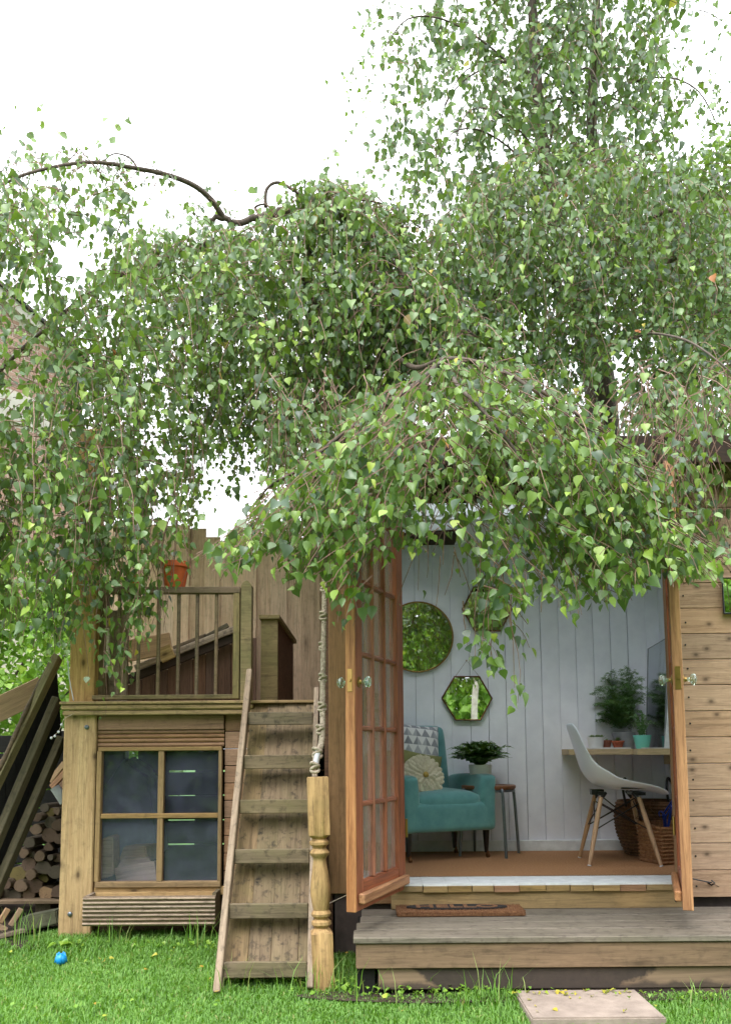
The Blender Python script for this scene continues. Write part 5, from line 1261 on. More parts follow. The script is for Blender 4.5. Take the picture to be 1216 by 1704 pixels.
class Tree:
    def __init__(s): s.p = []; s.a = []; s.n = []; s.s = []; s.t = []; s.tw = MB()
    def leaf(s, p, a, n, sz, t): s.p.append(p); s.a.append(a); s.n.append(n); s.s.append(sz); s.t.append(t)
    def strand(s, p0, d0, L, size, ok=None, step=.045, arch=.25, stiff=.80, dens=1.0, tw=.0022, tbias=0, bare=.0, wob=.16):
        """one hanging twig: leaves the branch along d0, bends over under its weight and hangs"""
        p = np.array(p0, float); d = np.array(d0, float); pts = [Vector(p)]; down = np.array((0, 0, -1.0))
        n = max(3, int(L / step)); az_ = rnd.uniform(0, 6.28)
        sway = np.array((rnd.gauss(0, wob), rnd.gauss(0, wob), 0))
        for i in range(n):
            d = d * stiff + (down + sway) * (1 - stiff) + np.array((rnd.gauss(0, .09), rnd.gauss(0, .09), rnd.gauss(0, .03)))
            d /= np.linalg.norm(d); p = p + d * step; pts.append(Vector(p))
            if ok is not None and i > 1 and not ok(p): break
            if i * step < bare: continue
            k_ = dens * (1.5 if i > n * .7 else 1.0)
            while k_ > 0:
                if rnd.random() < k_:
                    az_ += 2.4 + rnd.gauss(0, .5); out = np.array((math.cos(az_), math.sin(az_), 0.0))
                    pl = rnd.uniform(.008, .03)
                    a = out * rnd.uniform(.2, .9) + np.array((0, 0, -rnd.uniform(.5, 1.3)))
                    nn = out * rnd.uniform(.0, 1) + np.array((rnd.gauss(0, .8), rnd.gauss(0, .8), rnd.uniform(-.3, 1.1)))
                    sz = size * rnd.uniform(.5, 1.25) * (.75 if i > n * .85 else 1)
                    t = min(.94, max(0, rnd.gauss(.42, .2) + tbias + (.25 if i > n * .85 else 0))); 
                    if rnd.random() < .0035: t = rnd.choice([.98, .98, 1.0])
                    s.leaf(p + out * pl + np.array((rnd.gauss(0, .008), rnd.gauss(0, .008), rnd.gauss(0, .01))), a, nn, sz, t)
                k_ -= 1
            if rnd.random() < .10 * dens and i < n - 3:      # side twig
                q = np.array(p); az2 = rnd.uniform(0, 6.28); dd = np.array((math.cos(az2), math.sin(az2), -.2)); sp = [Vector(q)]
                for j in range(rnd.randint(3, 7)):
                    dd = dd * .7 + down * .3; dd /= np.linalg.norm(dd); q = q + dd * step * .8; sp.append(Vector(q))
                    if ok is not None and not ok(q): break
                    aa = rnd.uniform(0, 6.28); out = np.array((math.cos(aa), math.sin(aa), 0.0))
                    s.leaf(q + out * .012, out * .6 + np.array((0, 0, -.9)), out + np.array((rnd.gauss(0, .4), rnd.gauss(0, .4), .4)), size * rnd.uniform(.6, 1), min(.94, max(0, rnd.gauss(.5, .2) + tbias)))
                if len(sp) > 2: s.tw.tube(sp[:], tw * .7, 3, cap=False)
        q = pts[::2] + ([pts[-1]] if len(pts) % 2 == 0 else [])
        if len(q) > 1: s.tw.tube(q, [tw * (1.25 - .8 * i / len(q)) for i in range(len(q))], 3, cap=False)
    def finish(s, root, nobj=300, mat=M_leaf):
        A = np.array(s.p); a = np.array(s.a); n_ = np.array(s.n); z = np.array(s.s); t = np.array(s.t)
        d = np.linalg.norm(A - np.array(EYE), axis=1); x, y = projN(A); vis = (x > 0) & (x < 1216) & (y > 0) & (y < 1704)
        score = z / d; score[~vis] = 0; idx = np.argsort(-score)[:nobj]
        for i in idx: single_leaf(A[i], a[i], n_[i], z[i], root)
        m_ = np.ones(len(A), bool); m_[idx] = False
        leaf_cloud('foliage', A[m_], a[m_], n_[m_], z[m_], t[m_], mat, root)
        stuff(s.tw.build('twigs', M_twig, root, smooth=None))
def limb(root, pts, r0, r1, mat=M_bark, name='branch', n=8, seg=7, wob=.0):
    c = catmull(pts, seg); m = MB(); N = len(c)
    c = [p + Vector((rnd.gauss(0, wob), rnd.gauss(0, wob), rnd.gauss(0, wob))) if 0 < i < N - 1 else p for i, p in enumerate(c)]
    m.tube(c, [r0 + (r1 - r0) * i / (N - 1) for i in range(N)], n); m.build(name, mat, root, smooth=180); return c
def ip(x, tab): return float(np.interp(x, [t[0] for t in tab], [t[1] for t in tab]))
def jit(a): return rnd.uniform(-a, a)

# ---------------- weeping birch on the left, with the low branch that lies over the cabin roof
T1 = thing('weeping_birch', 'broad weeping birch whose dome and low branch hang over platform and cabin roof', 'tree', (.12, 5.95, .09))
limb(T1, [(.12, 5.95, .05), (.10, 5.9, 1.2), (.02, 5.85, 2.4), P(590, 640, 5.7), P(540, 560, 5.5), P(500, 470, 5.3)], .10, .06, name='trunk', n=12)
top = P(470, 355, 5.05)
B1 = limb(T1, [P(500, 470, 5.3), P(520, 380, 5.2), P(482, 352, 5.05), P(455, 356, 5.0), P(430, 362, 4.95), P(392, 372, 4.9), P(372, 362, 4.88), P(345, 369, 4.86)], .034, .014, wob=.004)
B2 = limb(T1, [P(372, 362, 4.88), P(352, 333, 4.8), P(325, 310, 4.72), P(285, 293, 4.62), P(232, 281, 4.5), P(150, 270, 4.35), P(60, 285, 4.2), P(0, 310, 4.1), P(-120, 380, 4.0)], .019, .005)
B3 = limb(T1, [P(230, 281, 4.5), P(215, 262, 4.48), P(190, 256, 4.45), P(170, 270, 4.42)], .006, .003)
B4 = limb(T1, [P(442, 345, 4.97), P(444, 315, 4.95), P(465, 304, 4.95), P(505, 325, 4.95), P(560, 330, 4.9), P(640, 340, 4.85), P(700, 380, 4.8)], .012, .004)
B5 = limb(T1, [P(430, 355, 4.95), P(425, 345, 4.9), P(440, 340, 4.88), P(455, 350, 4.9)], .009, .004)
B6 = limb(T1, [P(482, 352, 5.05), P(545, 350, 5.0), P(600, 380, 4.9), P(650, 430, 4.8), P(700, 500, 4.7)], .022, .008)
B7 = limb(T1, [P(500, 440, 5.3), P(400, 400, 5.4), P(300, 420, 5.3), P(180, 470, 5.1), P(60, 560, 4.9), P(-60, 680, 4.8)], .03, .008)
B8 = limb(T1, [P(590, 640, 5.7), P(640, 590, 5.0), P(690, 612, 4.4), P(740, 598, 3.95), P(800, 605, 3.75), P(880, 640, 3.62), P(960, 690, 3.55), P(1040, 745, 3.5), P(1100, 830, 3.48)], .018, .004)
B9 = limb(T1, [P(740, 598, 3.95), P(690, 640, 3.8), P(630, 680, 3.7), P(560, 730, 3.62), P(500, 780, 3.58), P(450, 808, 3.55), P(420, 845, 3.55)], .014, .004)
B10 = limb(T1, [P(740, 598, 3.95), P(760, 640, 3.6), P(800, 680, 3.45), P(850, 740, 3.35), P(890, 800, 3.3)], .012, .004)
B11 = limb(T1, [P(800, 605, 3.75), P(850, 625, 3.5), P(930, 680, 3.35), P(1010, 740, 3.3), P(1070, 800, 3.28)], .010, .004)
B12 = limb(T1, [P(640, 590, 5.0), P(600, 500, 4.9), P(640, 470, 4.7), P(720, 500, 4.6), P(790, 560, 4.5)], .02, .006)
t1 = Tree()
topL = [(-260, 420), (-100, 330), (0, 285), (60, 265), (150, 262), (205, 280), (228, 372), (248, 408), (268, 372), (290, 345), (315, 336), (350, 372), (375, 385), (400, 372), (450, 362), (500, 345), (530, 326), (590, 312), (640, 350), (690, 420), (730, 480)]
botL = [(-260, 1040), (-60, 1060), (40, 1040), (110, 1060), (170, 1110), (215, 1120), (245, 1040), (270, 940), (300, 905), (330, 870), (350, 830), (400, 835), (430, 800), (470, 790), (520, 800), (600, 800), (700, 720), (740, 700)]
botL2 = [(-260, 1090), (-60, 1100), (40, 1090), (110, 1100), (170, 1175), (215, 1160), (255, 1060), (300, 960), (340, 905), (400, 880), (430, 840), (470, 800), (600, 800), (740, 740)]
def okL(lim, tp=topL, top_m=-15):
    j = jit(25)
    def f(p):
        x, y = proj(p); b = ip(x, lim) + j
        # the pale gaps in the curtain
        if y > b or y < ip(x, tp) + top_m: return False
        if ((x - 30) / 62) ** 2 + ((y - 585) / 85) ** 2 < 1 and rnd.random() < .3: return False
        if gapL(x, y) > .5 and rnd.random() < .22: return False
        return True
    return f
def gapL(x, y):
    if ((x - 275) / 38) ** 2 + ((y - 700) / 62) ** 2 < 1: return .9
    if ((x - 395) / 70) ** 2 + ((y - 840) / 45) ** 2 < 1: return .92
    if ((x - 355) / 26) ** 2 + ((y - 800) / 60) ** 2 < 1: return .8
    if ((x - 250) / 34) ** 2 + ((y - 330) / 40) ** 2 < 1: return .9
    return 0
n_ = 0
while n_ < 1250:
    px_ = rnd.uniform(-240, 700); tp = ip(px_, topL); bt = ip(px_, botL)
    py_ = tp + (bt - tp) * rnd.random() ** 1.35 * .80 + jit(8)
    if rnd.random() < gapL(px_, py_ + 60): continue
    if noise.noise(Vector((px_ / 20, py_ / 240, 9.0))) < -.12: continue
    if ((px_ - 30) / 80) ** 2 + ((py_ - 540) / 120) ** 2 < 1 and rnd.random() < .7: continue
    if px_ < 230:
        if py_ < 560 and rnd.random() < .50: continue
        Yd = rnd.uniform(3.95, 4.5) if rnd.random() < .75 else rnd.uniform(4.5, 5.3)
    else:
        Yd = rnd.uniform(4.35, 5.9) + .15 * (px_ > 450)
        if py_ > 560: Yd = rnd.uniform(5.0, 6.1)
        if py_ > 540 and rnd.random() < .25: continue
    if px_ > 560 and py_ > 700: continue
    p = P(px_, py_, Yd); az_ = rnd.uniform(0, 6.28)
    L = rnd.uniform(.35, 1.1) * (1.0 if py_ > tp + 80 else .8)
    gl = okL(botL)
    t1.strand(p, (math.cos(az_) * .8, math.sin(az_) * .8, .45 if py_ > tp + 40 else .15), L, .052, gl, dens=.95, wob=.10)
    n_ += 1
# long thin strings over the railing and the post
for k in range(60):
    px_ = rnd.choice([rnd.uniform(-20, 110), rnd.uniform(110, 250), rnd.uniform(235, 330)]); py_ = rnd.uniform(700, 900)
    t1.strand(P(px_, py_, rnd.uniform(4.0, 4.42)), (jit(.4), jit(.3), -.6), rnd.uniform(.4, 1.05), .044, okL(botL2), dens=.5, wob=.06)
t1.strand(P(183, 1020, 4.30), (.05, 0, -1), .58, .046, None, dens=.55, wob=.02)
# sparse inner twigs, crown shade put into their darker leaf tint
for k in range(520):
    px_ = rnd.uniform(160, 690); py_ = rnd.uniform(540, 720); 
    if rnd.random() < gapL(px_, py_ + 60): continue
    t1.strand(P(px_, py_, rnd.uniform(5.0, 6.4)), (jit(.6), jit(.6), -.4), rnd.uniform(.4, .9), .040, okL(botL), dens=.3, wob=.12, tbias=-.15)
# arching sub-branches from the limbs
for B in (B2[48:], B4[14:], B6, B7, B12):
    for p in B[4:]:
        for k in range(4):
            az_ = rnd.uniform(0, 6.28); t1.strand(p, (math.cos(az_), math.sin(az_), .5), rnd.uniform(.2, .6), .050, okL(botL, top_m=-40), dens=.8)
# ---- the low branch over the cabin door
topF = [(380, 900), (400, 880), (450, 820), (500, 785), (560, 722), (620, 672), (680, 625), (740, 595), (800, 595), (860, 618), (920, 655), (980, 690), (1040, 735), (1080, 785), (1110, 850), (1145, 885)]
botF = [(380, 925), (400, 945), (425, 935), (445, 890), (470, 905), (490, 975), (520, 930), (545, 960), (565, 1035), (600, 1010), (630, 1030), (645, 935), (665, 905), (700, 925), (750, 930), (775, 990), (800, 1050), (835, 1080), (860, 1050), (880, 985), (920, 985), (945, 1010), (975, 1030), (1000, 985), (1040, 990), (1065, 985), (1090, 930), (1115, 960), (1145, 950)]
def okF(p):
    x, y = proj(p); return ip(x, topF) - 12 < y < ip(x, botF) + jit(16)
n_ = 0
while n_ < 620:
    px_ = rnd.uniform(385, 1140); tp = ip(px_, topF); bt = ip(px_, botF); py_ = tp + (bt - tp) * rnd.random() ** 1.25 * .85
    if px_ < 520 and rnd.random() < .35: continue
    p = P(px_, py_, rnd.uniform(3.15, 3.85)); side = -1 if px_ < 740 else 1
    t1.strand(p, (side * rnd.uniform(.5, 1.0), jit(.35), rnd.uniform(-.7, -.2)), rnd.uniform(.2, .6), .049, okF, dens=.80, tw=.002, wob=.07, tbias=.08, step=.038, stiff=rnd.choice([.8, .9, .95]))
    n_ += 1
for B in (B8[20:], B9, B10, B11):
    for p in B[::2]:
        for k in range(2):
            t1.strand(p, (jit(1), jit(1), .1), rnd.uniform(.2, .5), .049, okF, dens=.75, tw=.0018, step=.042, tbias=.06)
# inner brown tangle beneath the branch
for k in range(120):
    px_ = rnd.uniform(600, 1080); py_ = ip(px_, topF) + rnd.uniform(50, 170)
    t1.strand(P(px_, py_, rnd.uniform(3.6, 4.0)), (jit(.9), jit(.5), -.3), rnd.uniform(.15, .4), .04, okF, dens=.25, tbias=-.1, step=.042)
# the few strings that hang lowest in the doorway
for (a, b, Y_, L, dn) in ((800, 900, 3.4, .52, .95), (790, 930, 3.45, .50, .9), (835, 950, 3.35, .55, .8), (815, 960, 3.4, .42, 1.0), (828, 900, 3.3, .50, .9), (850, 990, 3.35, .40, .35), (770, 1000, 3.45, .22, .6), (820, 1000, 3.4, .28, 1.0), (1000, 900, 3.3, .28, .6), (740, 880, 3.5, .2, .3), (712, 880, 3.5, .25, .25), (585, 960, 3.4, .2, .9), (480, 930, 3.5, .12, .9), (900, 950, 3.3, .2, .6), (960, 960, 3.3, .18, .7)):
    t1.strand(P(a, b, Y_), (jit(.2), 0, -1), L, .052, None, dens=dn, wob=.04, tbias=.05, step=.042)
for k in range(9):
    t1.strand(P(rnd.uniform(690, 860), rnd.uniform(890, 930), 3.5), (jit(.6), 0, -.8), rnd.uniform(.15, .32), .03, None, dens=.12, wob=.2)
# withered orange leaves
A = np.array(t1.p); xx_, yy_ = projN(A)
near = [i for i in range(len(A)) if 655 < xx_[i] < 690 and 730 < yy_[i] < 840 and A[i][1] < 3.7]
for i in near[:10]: t1.t[i] = 1.0
for k in range(90):      # ragged twig ends standing proud of the crown
    px_ = rnd.uniform(-40, 680); py_ = ip(px_, topL) + rnd.uniform(5, 40)
    if 205 < px_ < 290: continue
    t1.strand(P(px_, py_, rnd.uniform(4.2, 5.6)), (rnd.choice([-1, 1]) * rnd.uniform(.3, 1), jit(.5), rnd.uniform(.4, 1.1)), rnd.uniform(.25, .5), .045, None, dens=.4, stiff=.9)
for k in range(26):
    p = rnd.choice(B2[18:46]); t1.strand(p, (jit(1), jit(.6), jit(.5)), rnd.uniform(.12, .35), .042, None, dens=.35)
for k in range(200):      # leaves on the roof side of the low branch
    px_ = rnd.uniform(640, 1070); py_ = ip(px_, topF) - rnd.uniform(-90, 40)
    t1.strand(P(px_, py_, rnd.uniform(4.3, 5.2)), (jit(.8), jit(.6), .1), rnd.uniform(.2, .5), .046, lambda p: p[2] > 2.66, dens=.75, tbias=-.1)
for k in range(46):
    t1.strand(P(rnd.uniform(640, 800), rnd.uniform(690, 820), rnd.uniform(3.3, 3.7)), (jit(.8), jit(.4), -.2), rnd.uniform(.15, .35), .048, okF, dens=.85, tbias=.05)
for k in range(22):
    t1.strand(P(rnd.uniform(1080, 1140), rnd.uniform(735, 810), rnd.uniform(3.35, 3.5)), (jit(.5), jit(.3), -.3), rnd.uniform(.15, .3), .047, okF, dens=.9)
for k in range(90):      # curtain beside the cabin corner, its shade painted in as darker leaf tint
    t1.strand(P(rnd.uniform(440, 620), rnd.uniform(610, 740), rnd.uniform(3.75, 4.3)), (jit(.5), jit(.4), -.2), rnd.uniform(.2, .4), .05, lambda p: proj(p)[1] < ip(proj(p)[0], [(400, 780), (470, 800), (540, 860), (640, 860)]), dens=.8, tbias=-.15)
t1.finish(T1)

# ---------------- tall weeping birch on the right behind the cabin
T2 = thing('tall_birch', 'tall twin stemmed weeping birch rising behind the cabin roof', 'tree', (1.95, 6.5, .09))
limb(T2, [(1.95, 6.5, .05), (1.93, 6.5, 1.8), P(1000, 670, 6.4), P(978, 560, 6.35)], .15, .11, name='trunk', n=14)
S1 = limb(T2, [P(978, 560, 6.35), P(945, 440, 6.3), P(925, 360, 6.3), P(905, 260, 6.3), P(892, 130, 6.3), P(884, 0, 6.3), P(872, -160, 6.3), P(866, -330, 6.3)], .075, .022, name='stem', n=10)
S2 = limb(T2, [P(978, 560, 6.35), P(998, 430, 6.5), P(998, 300, 6.6), P(984, 220, 6.6), P(988, 100, 6.6), P(992, 0, 6.6), P(1000, -140, 6.6), P(1004, -280, 6.6)], .065, .020, name='stem', n=10)
def side(S, i, dx, dz, dy, r=.010):
    p = S[min(i, len(S) - 1)]; q = p + Vector((dx, dy, dz)); return limb(T2, [p, p + Vector((dx * .4, dy * .4, dz * .75)), q, q + Vector((dx * .45, dy * .4, -.12)), q + Vector((dx * .7, dy * .6, -.45))], r, .004, seg=4, n=6)
BR = []
for k in range(26):
    S_ = S1 if k % 2 else S2; i = rnd.randint(8, len(S_) - 4); az_ = rnd.uniform(0, 6.28); l = rnd.uniform(.5, .95)
    BR.append(side(S_, i, math.cos(az_) * l, rnd.uniform(.25, .5), math.sin(az_) * l * .7))
for (a, b, c, d) in ((925, 600, 780, 520), (940, 560, 720, 470), (990, 560, 1150, 420), (1000, 590, 1230, 520), (930, 480, 800, 370), (985, 470, 1120, 350)):
    BR.append(limb(T2, [P(a, b, 6.2), P((a + c) / 2, (b + d) / 2 - 20, 5.9), P(c, d, 5.5), P(c + (c - a) * .2, d + 60, 5.3)], .026, .006, seg=5))
t2 = Tree()
leftU = [(-420, 780), (-300, 700), (0, 640), (60, 630), (140, 625), (230, 620), (300, 655), (380, 690), (430, 700), (500, 700), (800, 700)]
rightU = [(-420, 1060), (-300, 1140), (0, 1170), (120, 1175), (200, 1190), (240, 1170), (300, 1200), (360, 1300), (440, 1420), (800, 1500)]
def okU(p):
    x, y = proj(p); return ip(y, leftU) + jit(40) < x < ip(y, rightU) + jit(40)
def cl(x, y): return noise.noise(Vector((x / 85, y / 110, 3.1)))
n_ = 0
while n_ < 1450:   # upper crown
    py_ = rnd.uniform(-400, 500); a, b = ip(py_, leftU), ip(py_, rightU); px_ = rnd.gauss((a + b) / 2, (b - a) * .27) if rnd.random() < .6 else rnd.uniform(a, b)
    if not a < px_ < b: continue
    c_ = cl(px_, py_)
    if noise.noise(Vector((px_ / 15, py_ / 150, 2.0))) < -.12: continue
    if rnd.random() > .80 + c_ * 1.3: continue
    edge = min(px_ - a, b - px_) / 90
    if rnd.random() > .35 + edge: continue
    az_ = rnd.uniform(0, 6.28)
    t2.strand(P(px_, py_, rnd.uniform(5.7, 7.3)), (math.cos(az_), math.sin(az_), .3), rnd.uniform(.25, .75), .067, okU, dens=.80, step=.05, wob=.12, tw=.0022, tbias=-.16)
    n_ += 1
# lower broad crown and right hand drapes
topR = [(640, 470), (690, 410), (740, 360), (800, 290), (900, 240), (1000, 230), (1060, 250), (1110, 280), (1216, 335), (1400, 420), (1560, 560)]
botR = [(640, 560), (700, 600), (760, 650), (860, 660), (950, 680), (1010, 640), (1040, 700), (1100, 770), (1216, 790), (1560, 900)]
def okR(p):
    x, y = proj(p); return ip(x, topR) - 25 + 110 * noise.noise(Vector((x / 50, p[1] * 3, 5))) < y < ip(x, botR) + jit(25)
def gapR(x, y):
    if ((x - 1000) / 32) ** 2 + ((y - 655) / 34) ** 2 < 1: return .95
    if ((x - 1105) / 30) ** 2 + ((y - 690) / 22) ** 2 < 1: return .75
    return 0
n_ = 0
while n_ < 1500:
    px_ = rnd.uniform(650, 1540) if rnd.random() < .2 else rnd.uniform(650, 1240); tp = ip(px_, topR); bt = ip(px_, botR); py_ = tp + (bt - tp) * rnd.random() ** .95 * .90
    if rnd.random() < gapR(px_, py_ + 40): continue
    if rnd.random() > .80 + cl(px_ * .8, py_) * 1.1: continue
    if noise.noise(Vector((px_ / 17, py_ / 200, 6.0))) < -.12: continue
    az_ = rnd.uniform(0, 6.28)
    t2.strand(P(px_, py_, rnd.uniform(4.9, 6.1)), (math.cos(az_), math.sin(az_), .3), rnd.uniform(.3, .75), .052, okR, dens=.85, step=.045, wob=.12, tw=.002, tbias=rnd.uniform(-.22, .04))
    n_ += 1
botR3 = [(1060, 800), (1100, 850), (1130, 960), (1160, 930), (1180, 870), (1210, 960), (1260, 980), (1500, 980)]
topR3 = [(1000, 600), (1100, 600), (1216, 560), (1500, 560)]
def okR3(p):
    x, y = proj(p); return y < ip(x, botR3) + jit(30)
LB = limb(T2, [P(1000, 600, 6.2), P(1060, 560, 5.2), P(1120, 560, 4.4), P(1180, 590, 4.0), P(1280, 680, 3.8)], .010, .003)
n_ = 0
while n_ < 190:
    px_ = rnd.uniform(1045, 1500) if rnd.random() < .35 else rnd.uniform(1045, 1225); tp = ip(px_, topR3); bt = ip(px_, botR3); py_ = tp + (bt - tp) * rnd.random() * .85
    if rnd.random() < gapR(px_, py_ + 30): continue
    if py_ > 740 and rnd.random() < .3: continue
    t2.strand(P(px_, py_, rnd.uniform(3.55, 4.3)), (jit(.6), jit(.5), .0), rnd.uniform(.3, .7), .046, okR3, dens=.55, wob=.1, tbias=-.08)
    n_ += 1
for k in range(110):
    py_ = rnd.uniform(-100, 420); s_ = rnd.choice([0, 1]); px_ = ip(py_, leftU) + rnd.uniform(0, 60) if s_ == 0 else ip(py_, rightU) - rnd.uniform(0, 60)
    t2.strand(P(px_, py_, rnd.uniform(5.6, 6.8)), ((-1, 1)[s_] * rnd.uniform(.4, 1), jit(.5), rnd.uniform(.0, .6)), rnd.uniform(.25, .6), .052, None, dens=.4, stiff=.88)
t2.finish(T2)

# ---------------- far bush at the right edge
def bush(name, label, cat, c, rad, n, size, mat, stems=8, par=None, tb=0, group=None):
    t = thing(name, label, cat, (c[0], c[1], gz(c[1])), group=group) if par is None else par
    d = norm(nr.normal(size=(n, 3))); r = nr.uniform(.35, 1.0, (n, 1)) ** .5; q = d * r * np.array(rad)
    nz = np.array([noise.noise(Vector(v * 1.6 / max(rad) * 2 + np.array(c))) for v in q]); keep = nz > -.18 - .2 * (r[:, 0] < .7); q = q[keep] * (1 + .25 * nz[keep][:, None]); d = d[keep]
    k = len(q); ax = d * .5 + nr.normal(0, .5, (k, 3)); nm = d + nr.normal(0, .5, (k, 3)) + np.array((0, 0, .5))
    leaf_cloud('foliage', q + np.array(c), ax, nm, nr.uniform(.6, 1.2, k) * size, np.clip(nr.normal(.45 + tb, .22, k), 0, 1), mat, t, LV2, LF2)
    m = MB(); base = Vector((c[0], c[1], gz(c[1])))
    for k in range(stems):
        e = Vector(c) + Vector((jit(rad[0] * .7), jit(rad[1] * .7), jit(rad[2] * .6))); m.tube(catmull([base + Vector((jit(.2), jit(.2), 0)), (base + e) / 2 + Vector((jit(.2), jit(.2), .2)), e], 4), [.02 - .0015 * j for j in range(9)], 5)
    m.build('stems', M_bark, t, smooth=180); return t
c = P(1235, 420, 9.5); bush('leafy_tree', 'dense green shrub tree rising behind the birch at the right edge', 'tree', tuple(c), (1.2, 1.2, 1.3), 16000, .075, M_leaf, tb=-.1)
# left hedge behind the frame
c = P(40, 1060, 7.0); bush('garden_hedge', 'bright green leafy hedge behind the pale beam at the left', 'hedge', (c.x - .2, 7.0, 1.35), (1.6, .7, 1.35), 26000, .062, M_hedge, 20)
# the garden behind the camera, seen only in the mirrors
for k, (x_, y_, r_, h_) in enumerate(((-3.4, -3.6, 1.9, 2.2), (-.6, -4.2, 2.0, 2.4), (2.2, -3.9, 2.0, 2.3), (5.0, -3.3, 1.9, 2.2))):
    bush('garden_shrub', ['bright shrub farthest left in the hedge reflected by the mirrors', 'bright shrub left of centre reflected in the round mirror', 'bright shrub reflected in the hexagonal mirrors', 'bright shrub farthest right in the hedge reflected by mirrors'][k], 'shrub', (x_, y_, h_), (r_, 1.1, h_ * 1.15), 26000, .13, M_hedge, 10)
rt = thing('white_trunk_birch', 'white barked birch trunk reflected in the lower hexagonal mirror', 'tree', (1.72, -1.9, .025))
M_wb = plain('white birch bark', S(214, 206, 196), .8, S(150, 136, 126), 9, .4)
limb(rt, [(1.72, -1.9, 0), (1.66, -1.9, 1.5), (1.74, -1.9, 2.4), (1.86, -2.0, 3.4), (1.8, -2.1, 4.8)], .055, .03, M_wb, 'trunk', 12)

# ================================================================ GRASS
def inside(x, y, b): return (x > b[0]) & (x < b[1]) & (y > b[2]) & (y < b[3])
def grass(name, x0, x1, y0, y1, n, h, label=None, tall=None, wdt=.0027, tb=0.0):
    x = nr.uniform(x0, x1, n); y = nr.uniform(y0, y1, n)
    keep = ~inside(x, y, (.62, 1.09, 3.25, 3.7)) & ~inside(x, y, (.0, 3.4, 3.6, 9)) & ~inside(x, y, (-.06, 3.4, 3.66, 9)) & ~inside(x, y, (-4.2, -1.86, 4.66 , 9)) & ~inside(x, y, (xpl, -.2, 4.76, 9)) & ~((x < -1.75) & (y > 4.50 + .22 * np.sin(x * 5)))
    x, y = x[keep], y[keep]
    pn = np.array([noise.noise(Vector((a * 1.3, b * 1.3, 0))) for a, b in zip(x, y)])
    pn2 = np.array([noise.noise(Vector((a * 5, b * 5, 7))) for a, b in zip(x, y)])
    k2 = nr.uniform(size=len(x)) < .80 + pn2 * .6; x, y, pn, pn2 = x[k2], y[k2], pn[k2], pn2[k2]
    n = len(x); hh = h * nr.uniform(.55, 1.2, n) * (1 + .35 * pn)
    if tall is not None: hh *= tall(x, y)
    az_ = nr.uniform(0, 6.283, n); lean = nr.uniform(.15, .9, n); wd = wdt * nr.uniform(.7, 1.3, n)
    dx, dy = np.cos(az_), np.sin(az_); sx, sy = -np.sin(az_ + nr.normal(0, .6, n)), np.cos(az_)
    zz = np.where(y < 6, .025 + .025 * np.maximum(0, y - 3.3), .0925) - .004
    V = np.empty((n, 5, 3)); b = np.stack([x, y, zz], 1); s = np.stack([sx, sy, 0 * sx], 1) * wd[:, None]; d = np.stack([dx, dy, 0 * dx], 1) * (hh * lean)[:, None]
    V[:, 0] = b - s; V[:, 1] = b + s; mid = b + d * .35 + np.stack([0 * x, 0 * x, hh * .62], 1); V[:, 2] = mid + s * .75; V[:, 3] = mid - s * .75
    V[:, 4] = b + d * 1.0 + np.stack([0 * x, 0 * x, hh * (1 - .35 * lean)], 1)
    me = bpy.data.meshes.new(name); me.vertices.add(n * 5); me.vertices.foreach_set('co', V.reshape(-1))
    flat = np.array([0, 1, 2, 3, 3, 2, 4]); me.loops.add(n * 7); me.polygons.add(n * 2)
    me.loops.foreach_set('vertex_index', (flat[None] + (np.arange(n) * 5)[:, None]).reshape(-1).astype(np.int32))
    me.polygons.foreach_set('loop_start', (np.array([0, 4])[None] + (np.arange(n) * 7)[:, None]).reshape(-1).astype(np.int32))
    me.polygons.foreach_set('loop_total', np.tile([4, 3], n).astype(np.int32)); me.update(calc_edges=True); me.materials.append(M_grass); me.shade_smooth()
    tint = np.clip(nr.normal(.45 + tb, .2, n) + .25 * pn + .2 * pn2, 0, .93); tint[nr.uniform(size=n) < .02] = 1.0
    at = me.attributes.new('tint', 'FLOAT', 'POINT'); at.data.foreach_set('value', np.repeat(tint, 5).astype(np.float32))
    o = bpy.data.objects.new(name, me); reg(o, Matrix.Identity(4)); stuff(o); tag(o, label, 'grass'); return o
def tallf(x, y):
    f = np.ones_like(x)
    f += 1.3 * np.exp(-((y - 4.5) / .22) ** 2) * (x > -1.8) * (x < -.6)
    f += 1.3 * np.exp(-((x + 1.86) / .10) ** 2 - ((y - 4.5) / .16) ** 2)
    f += .9 * np.exp(-((x + .45) / .30) ** 2 - ((y - 3.80) / .12) ** 2)
    f += .4 * np.exp(-((x + .68) / .10) ** 2 - ((y - 3.8) / .14) ** 2)
    f += 1.2 * np.exp(-((x - .48) / .14) ** 2 - ((y - 3.55) / .08) ** 2) + .5 * np.exp(-((y - 3.55) / .06) ** 2) * (x > 1.2)
    return f
grass('lawn_grass', -2.7, 2.7, 2.7, 4.85, 270000, .028, 'bright green lawn grass, longer against the posts and the ladder', tallf)
grass('rough_grass', -7, 7, -2.0, 2.7, 40000, .05, 'mown lawn grass between the viewer and the hedge behind', None, .006)
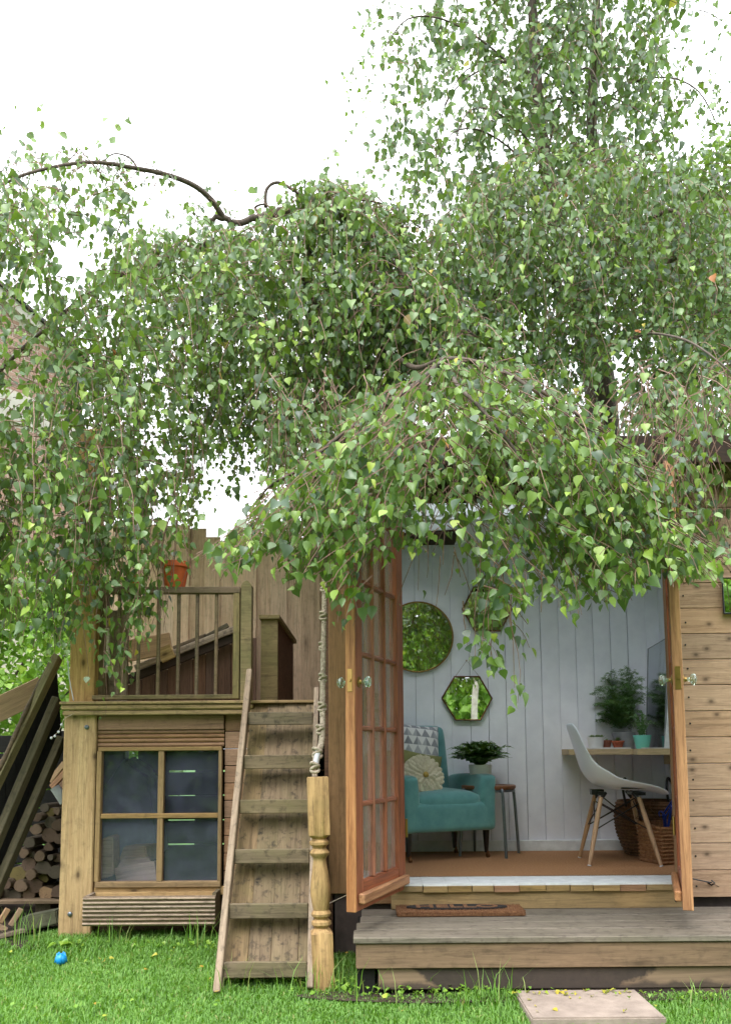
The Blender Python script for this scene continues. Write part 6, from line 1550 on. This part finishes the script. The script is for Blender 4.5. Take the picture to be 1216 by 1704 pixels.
# tufts of long seed stalks by the posts
t = Tree(); m = MB()
for (cx_, cy_, n_, h_) in ((-.65, 3.68, 26, .16), (-.30, 3.68, 22, .15), (-.14, 3.68, 18, .17), (-1.8, 4.50, 24, .24), (.49, 3.55, 26, .20), (-.05, 3.72, 24, .16), (.02, 3.6, 14, .14), (-1.3, 4.42, 20, .18), (-.85, 4.4, 26, .22), (1.35, 3.52, 14, .10)):
    for k in range(n_):
        b = Vector((cx_ + rnd.gauss(0, .07), cy_ + rnd.gauss(0, .04), gz(cy_))); a = rnd.uniform(0, 6.28); o_ = rnd.uniform(.02, .12); h2 = h_ * rnd.uniform(.5, 1.1)
        s_ = Vector((-math.sin(a), math.cos(a), 0)) * .0024; pts = [b, b + Vector((math.cos(a) * o_ * .3, math.sin(a) * o_ * .3, h2 * .6)), b + Vector((math.cos(a) * o_, math.sin(a) * o_, h2))]
        m.add([pts[0] - s_, pts[0] + s_, pts[1] + s_ * .7, pts[1] - s_ * .7, pts[2]], [(0, 1, 2, 3), (3, 2, 4)])
ob = m.build('long_grass', M_grass); me = ob.data; at = me.attributes.new('tint', 'FLOAT', 'POINT'); at.data.foreach_set('value', [rnd.choice([.3, .5, .6, .8, .97])] * 0 + [float(x) for x in np.repeat(nr.choice([.25, .45, .6, .75, .97], len(me.vertices) // 5), 5)])
stuff(ob); tag(ob, 'long loose grass stalks around the posts, ladder foot and step', 'grass')
# small weeds (broad leaves) near the step and the window box
P_ = []; A_ = []; N_ = []; S_ = []; 
for (cx_, cy_, n_, r_, s_) in ((-.02, 3.74, 130, .13, .022), (.18, 3.62, 120, .16, .018), (.45, 3.6, 60, .1, .018), (-1.52, 4.42, 14, .03, .05), (-1.0, 4.42, 80, .16, .022), (-.8, 4.38, 60, .1, .02), (1.3, 3.56, 60, .25, .016), (2.0, 3.56, 60, .4, .016), (-.9, 3.5, 30, .3, .02)):
    for k in range(n_):
        P_.append((cx_ + rnd.gauss(0, r_), cy_ - abs(rnd.gauss(0, .04)), gz(cy_) + rnd.uniform(.005, .05))); A_.append((jit(1), jit(1), jit(.4))); N_.append((jit(.5), jit(.5), 1)); S_.append(s_ * rnd.uniform(.7, 1.3))
wd_ = thing('ground_weeds', 'small broad leaved weeds along the foot of the step and window box', 'weeds', (0, 3.7, .03))
leaf_cloud('weed_leaves', P_, A_, N_, S_, nr.uniform(.1, .8, len(P_)), M_hedge, wd_, LV2, LF2)
# fallen leaves and crumbs on the slab and against the riser
P_ = []; A_ = []; N_ = []; S_ = []; T_ = []
for k in range(46):
    x_ = rnd.uniform(.60, 1.12); y_ = 3.575 - abs(rnd.gauss(0, .03)) if k < 38 else rnd.uniform(3.25, 3.5)
    P_.append((x_, y_, zs + .006)); A_.append((jit(1), jit(1), jit(.2))); N_.append((jit(.5), jit(.5), 1)); S_.append(rnd.uniform(.010, .026)); T_.append(rnd.choice([.96, .98, .985, .97, .94]))
leaf_cloud('fallen_leaves', P_, A_, N_, S_, np.array(T_), M_leaf, None, LV2, LF2)
fo2 = [o for o in COL.objects if o.name == 'fallen_leaves'][0]; tag(fo2, 'small withered leaves fallen along the back of the paving slab', 'fallen leaves')
P_ = [(rnd.uniform(-2.3, 2.2), rnd.uniform(3.25, 4.4), 0) for k in range(70)]
P_ = [(a, b, gz(b) + .03) for a, b, c in P_ if not (a > -.1 and b > 3.55) and not (.62 < a < 1.17)]
leaf_cloud('lawn_litter', P_, [(jit(1), jit(1), .1) for _ in P_], [(jit(.6), jit(.6), 1) for _ in P_], [rnd.uniform(.012, .03) for _ in P_], np.array([rnd.choice([.97, .99, .95, .8]) for _ in P_]), M_leaf, None, LV2, LF2)
fo3 = [o for o in COL.objects if o.name == 'lawn_litter'][0]; tag(fo3, 'scattered yellow fallen leaves lying in the lawn', 'fallen leaves')
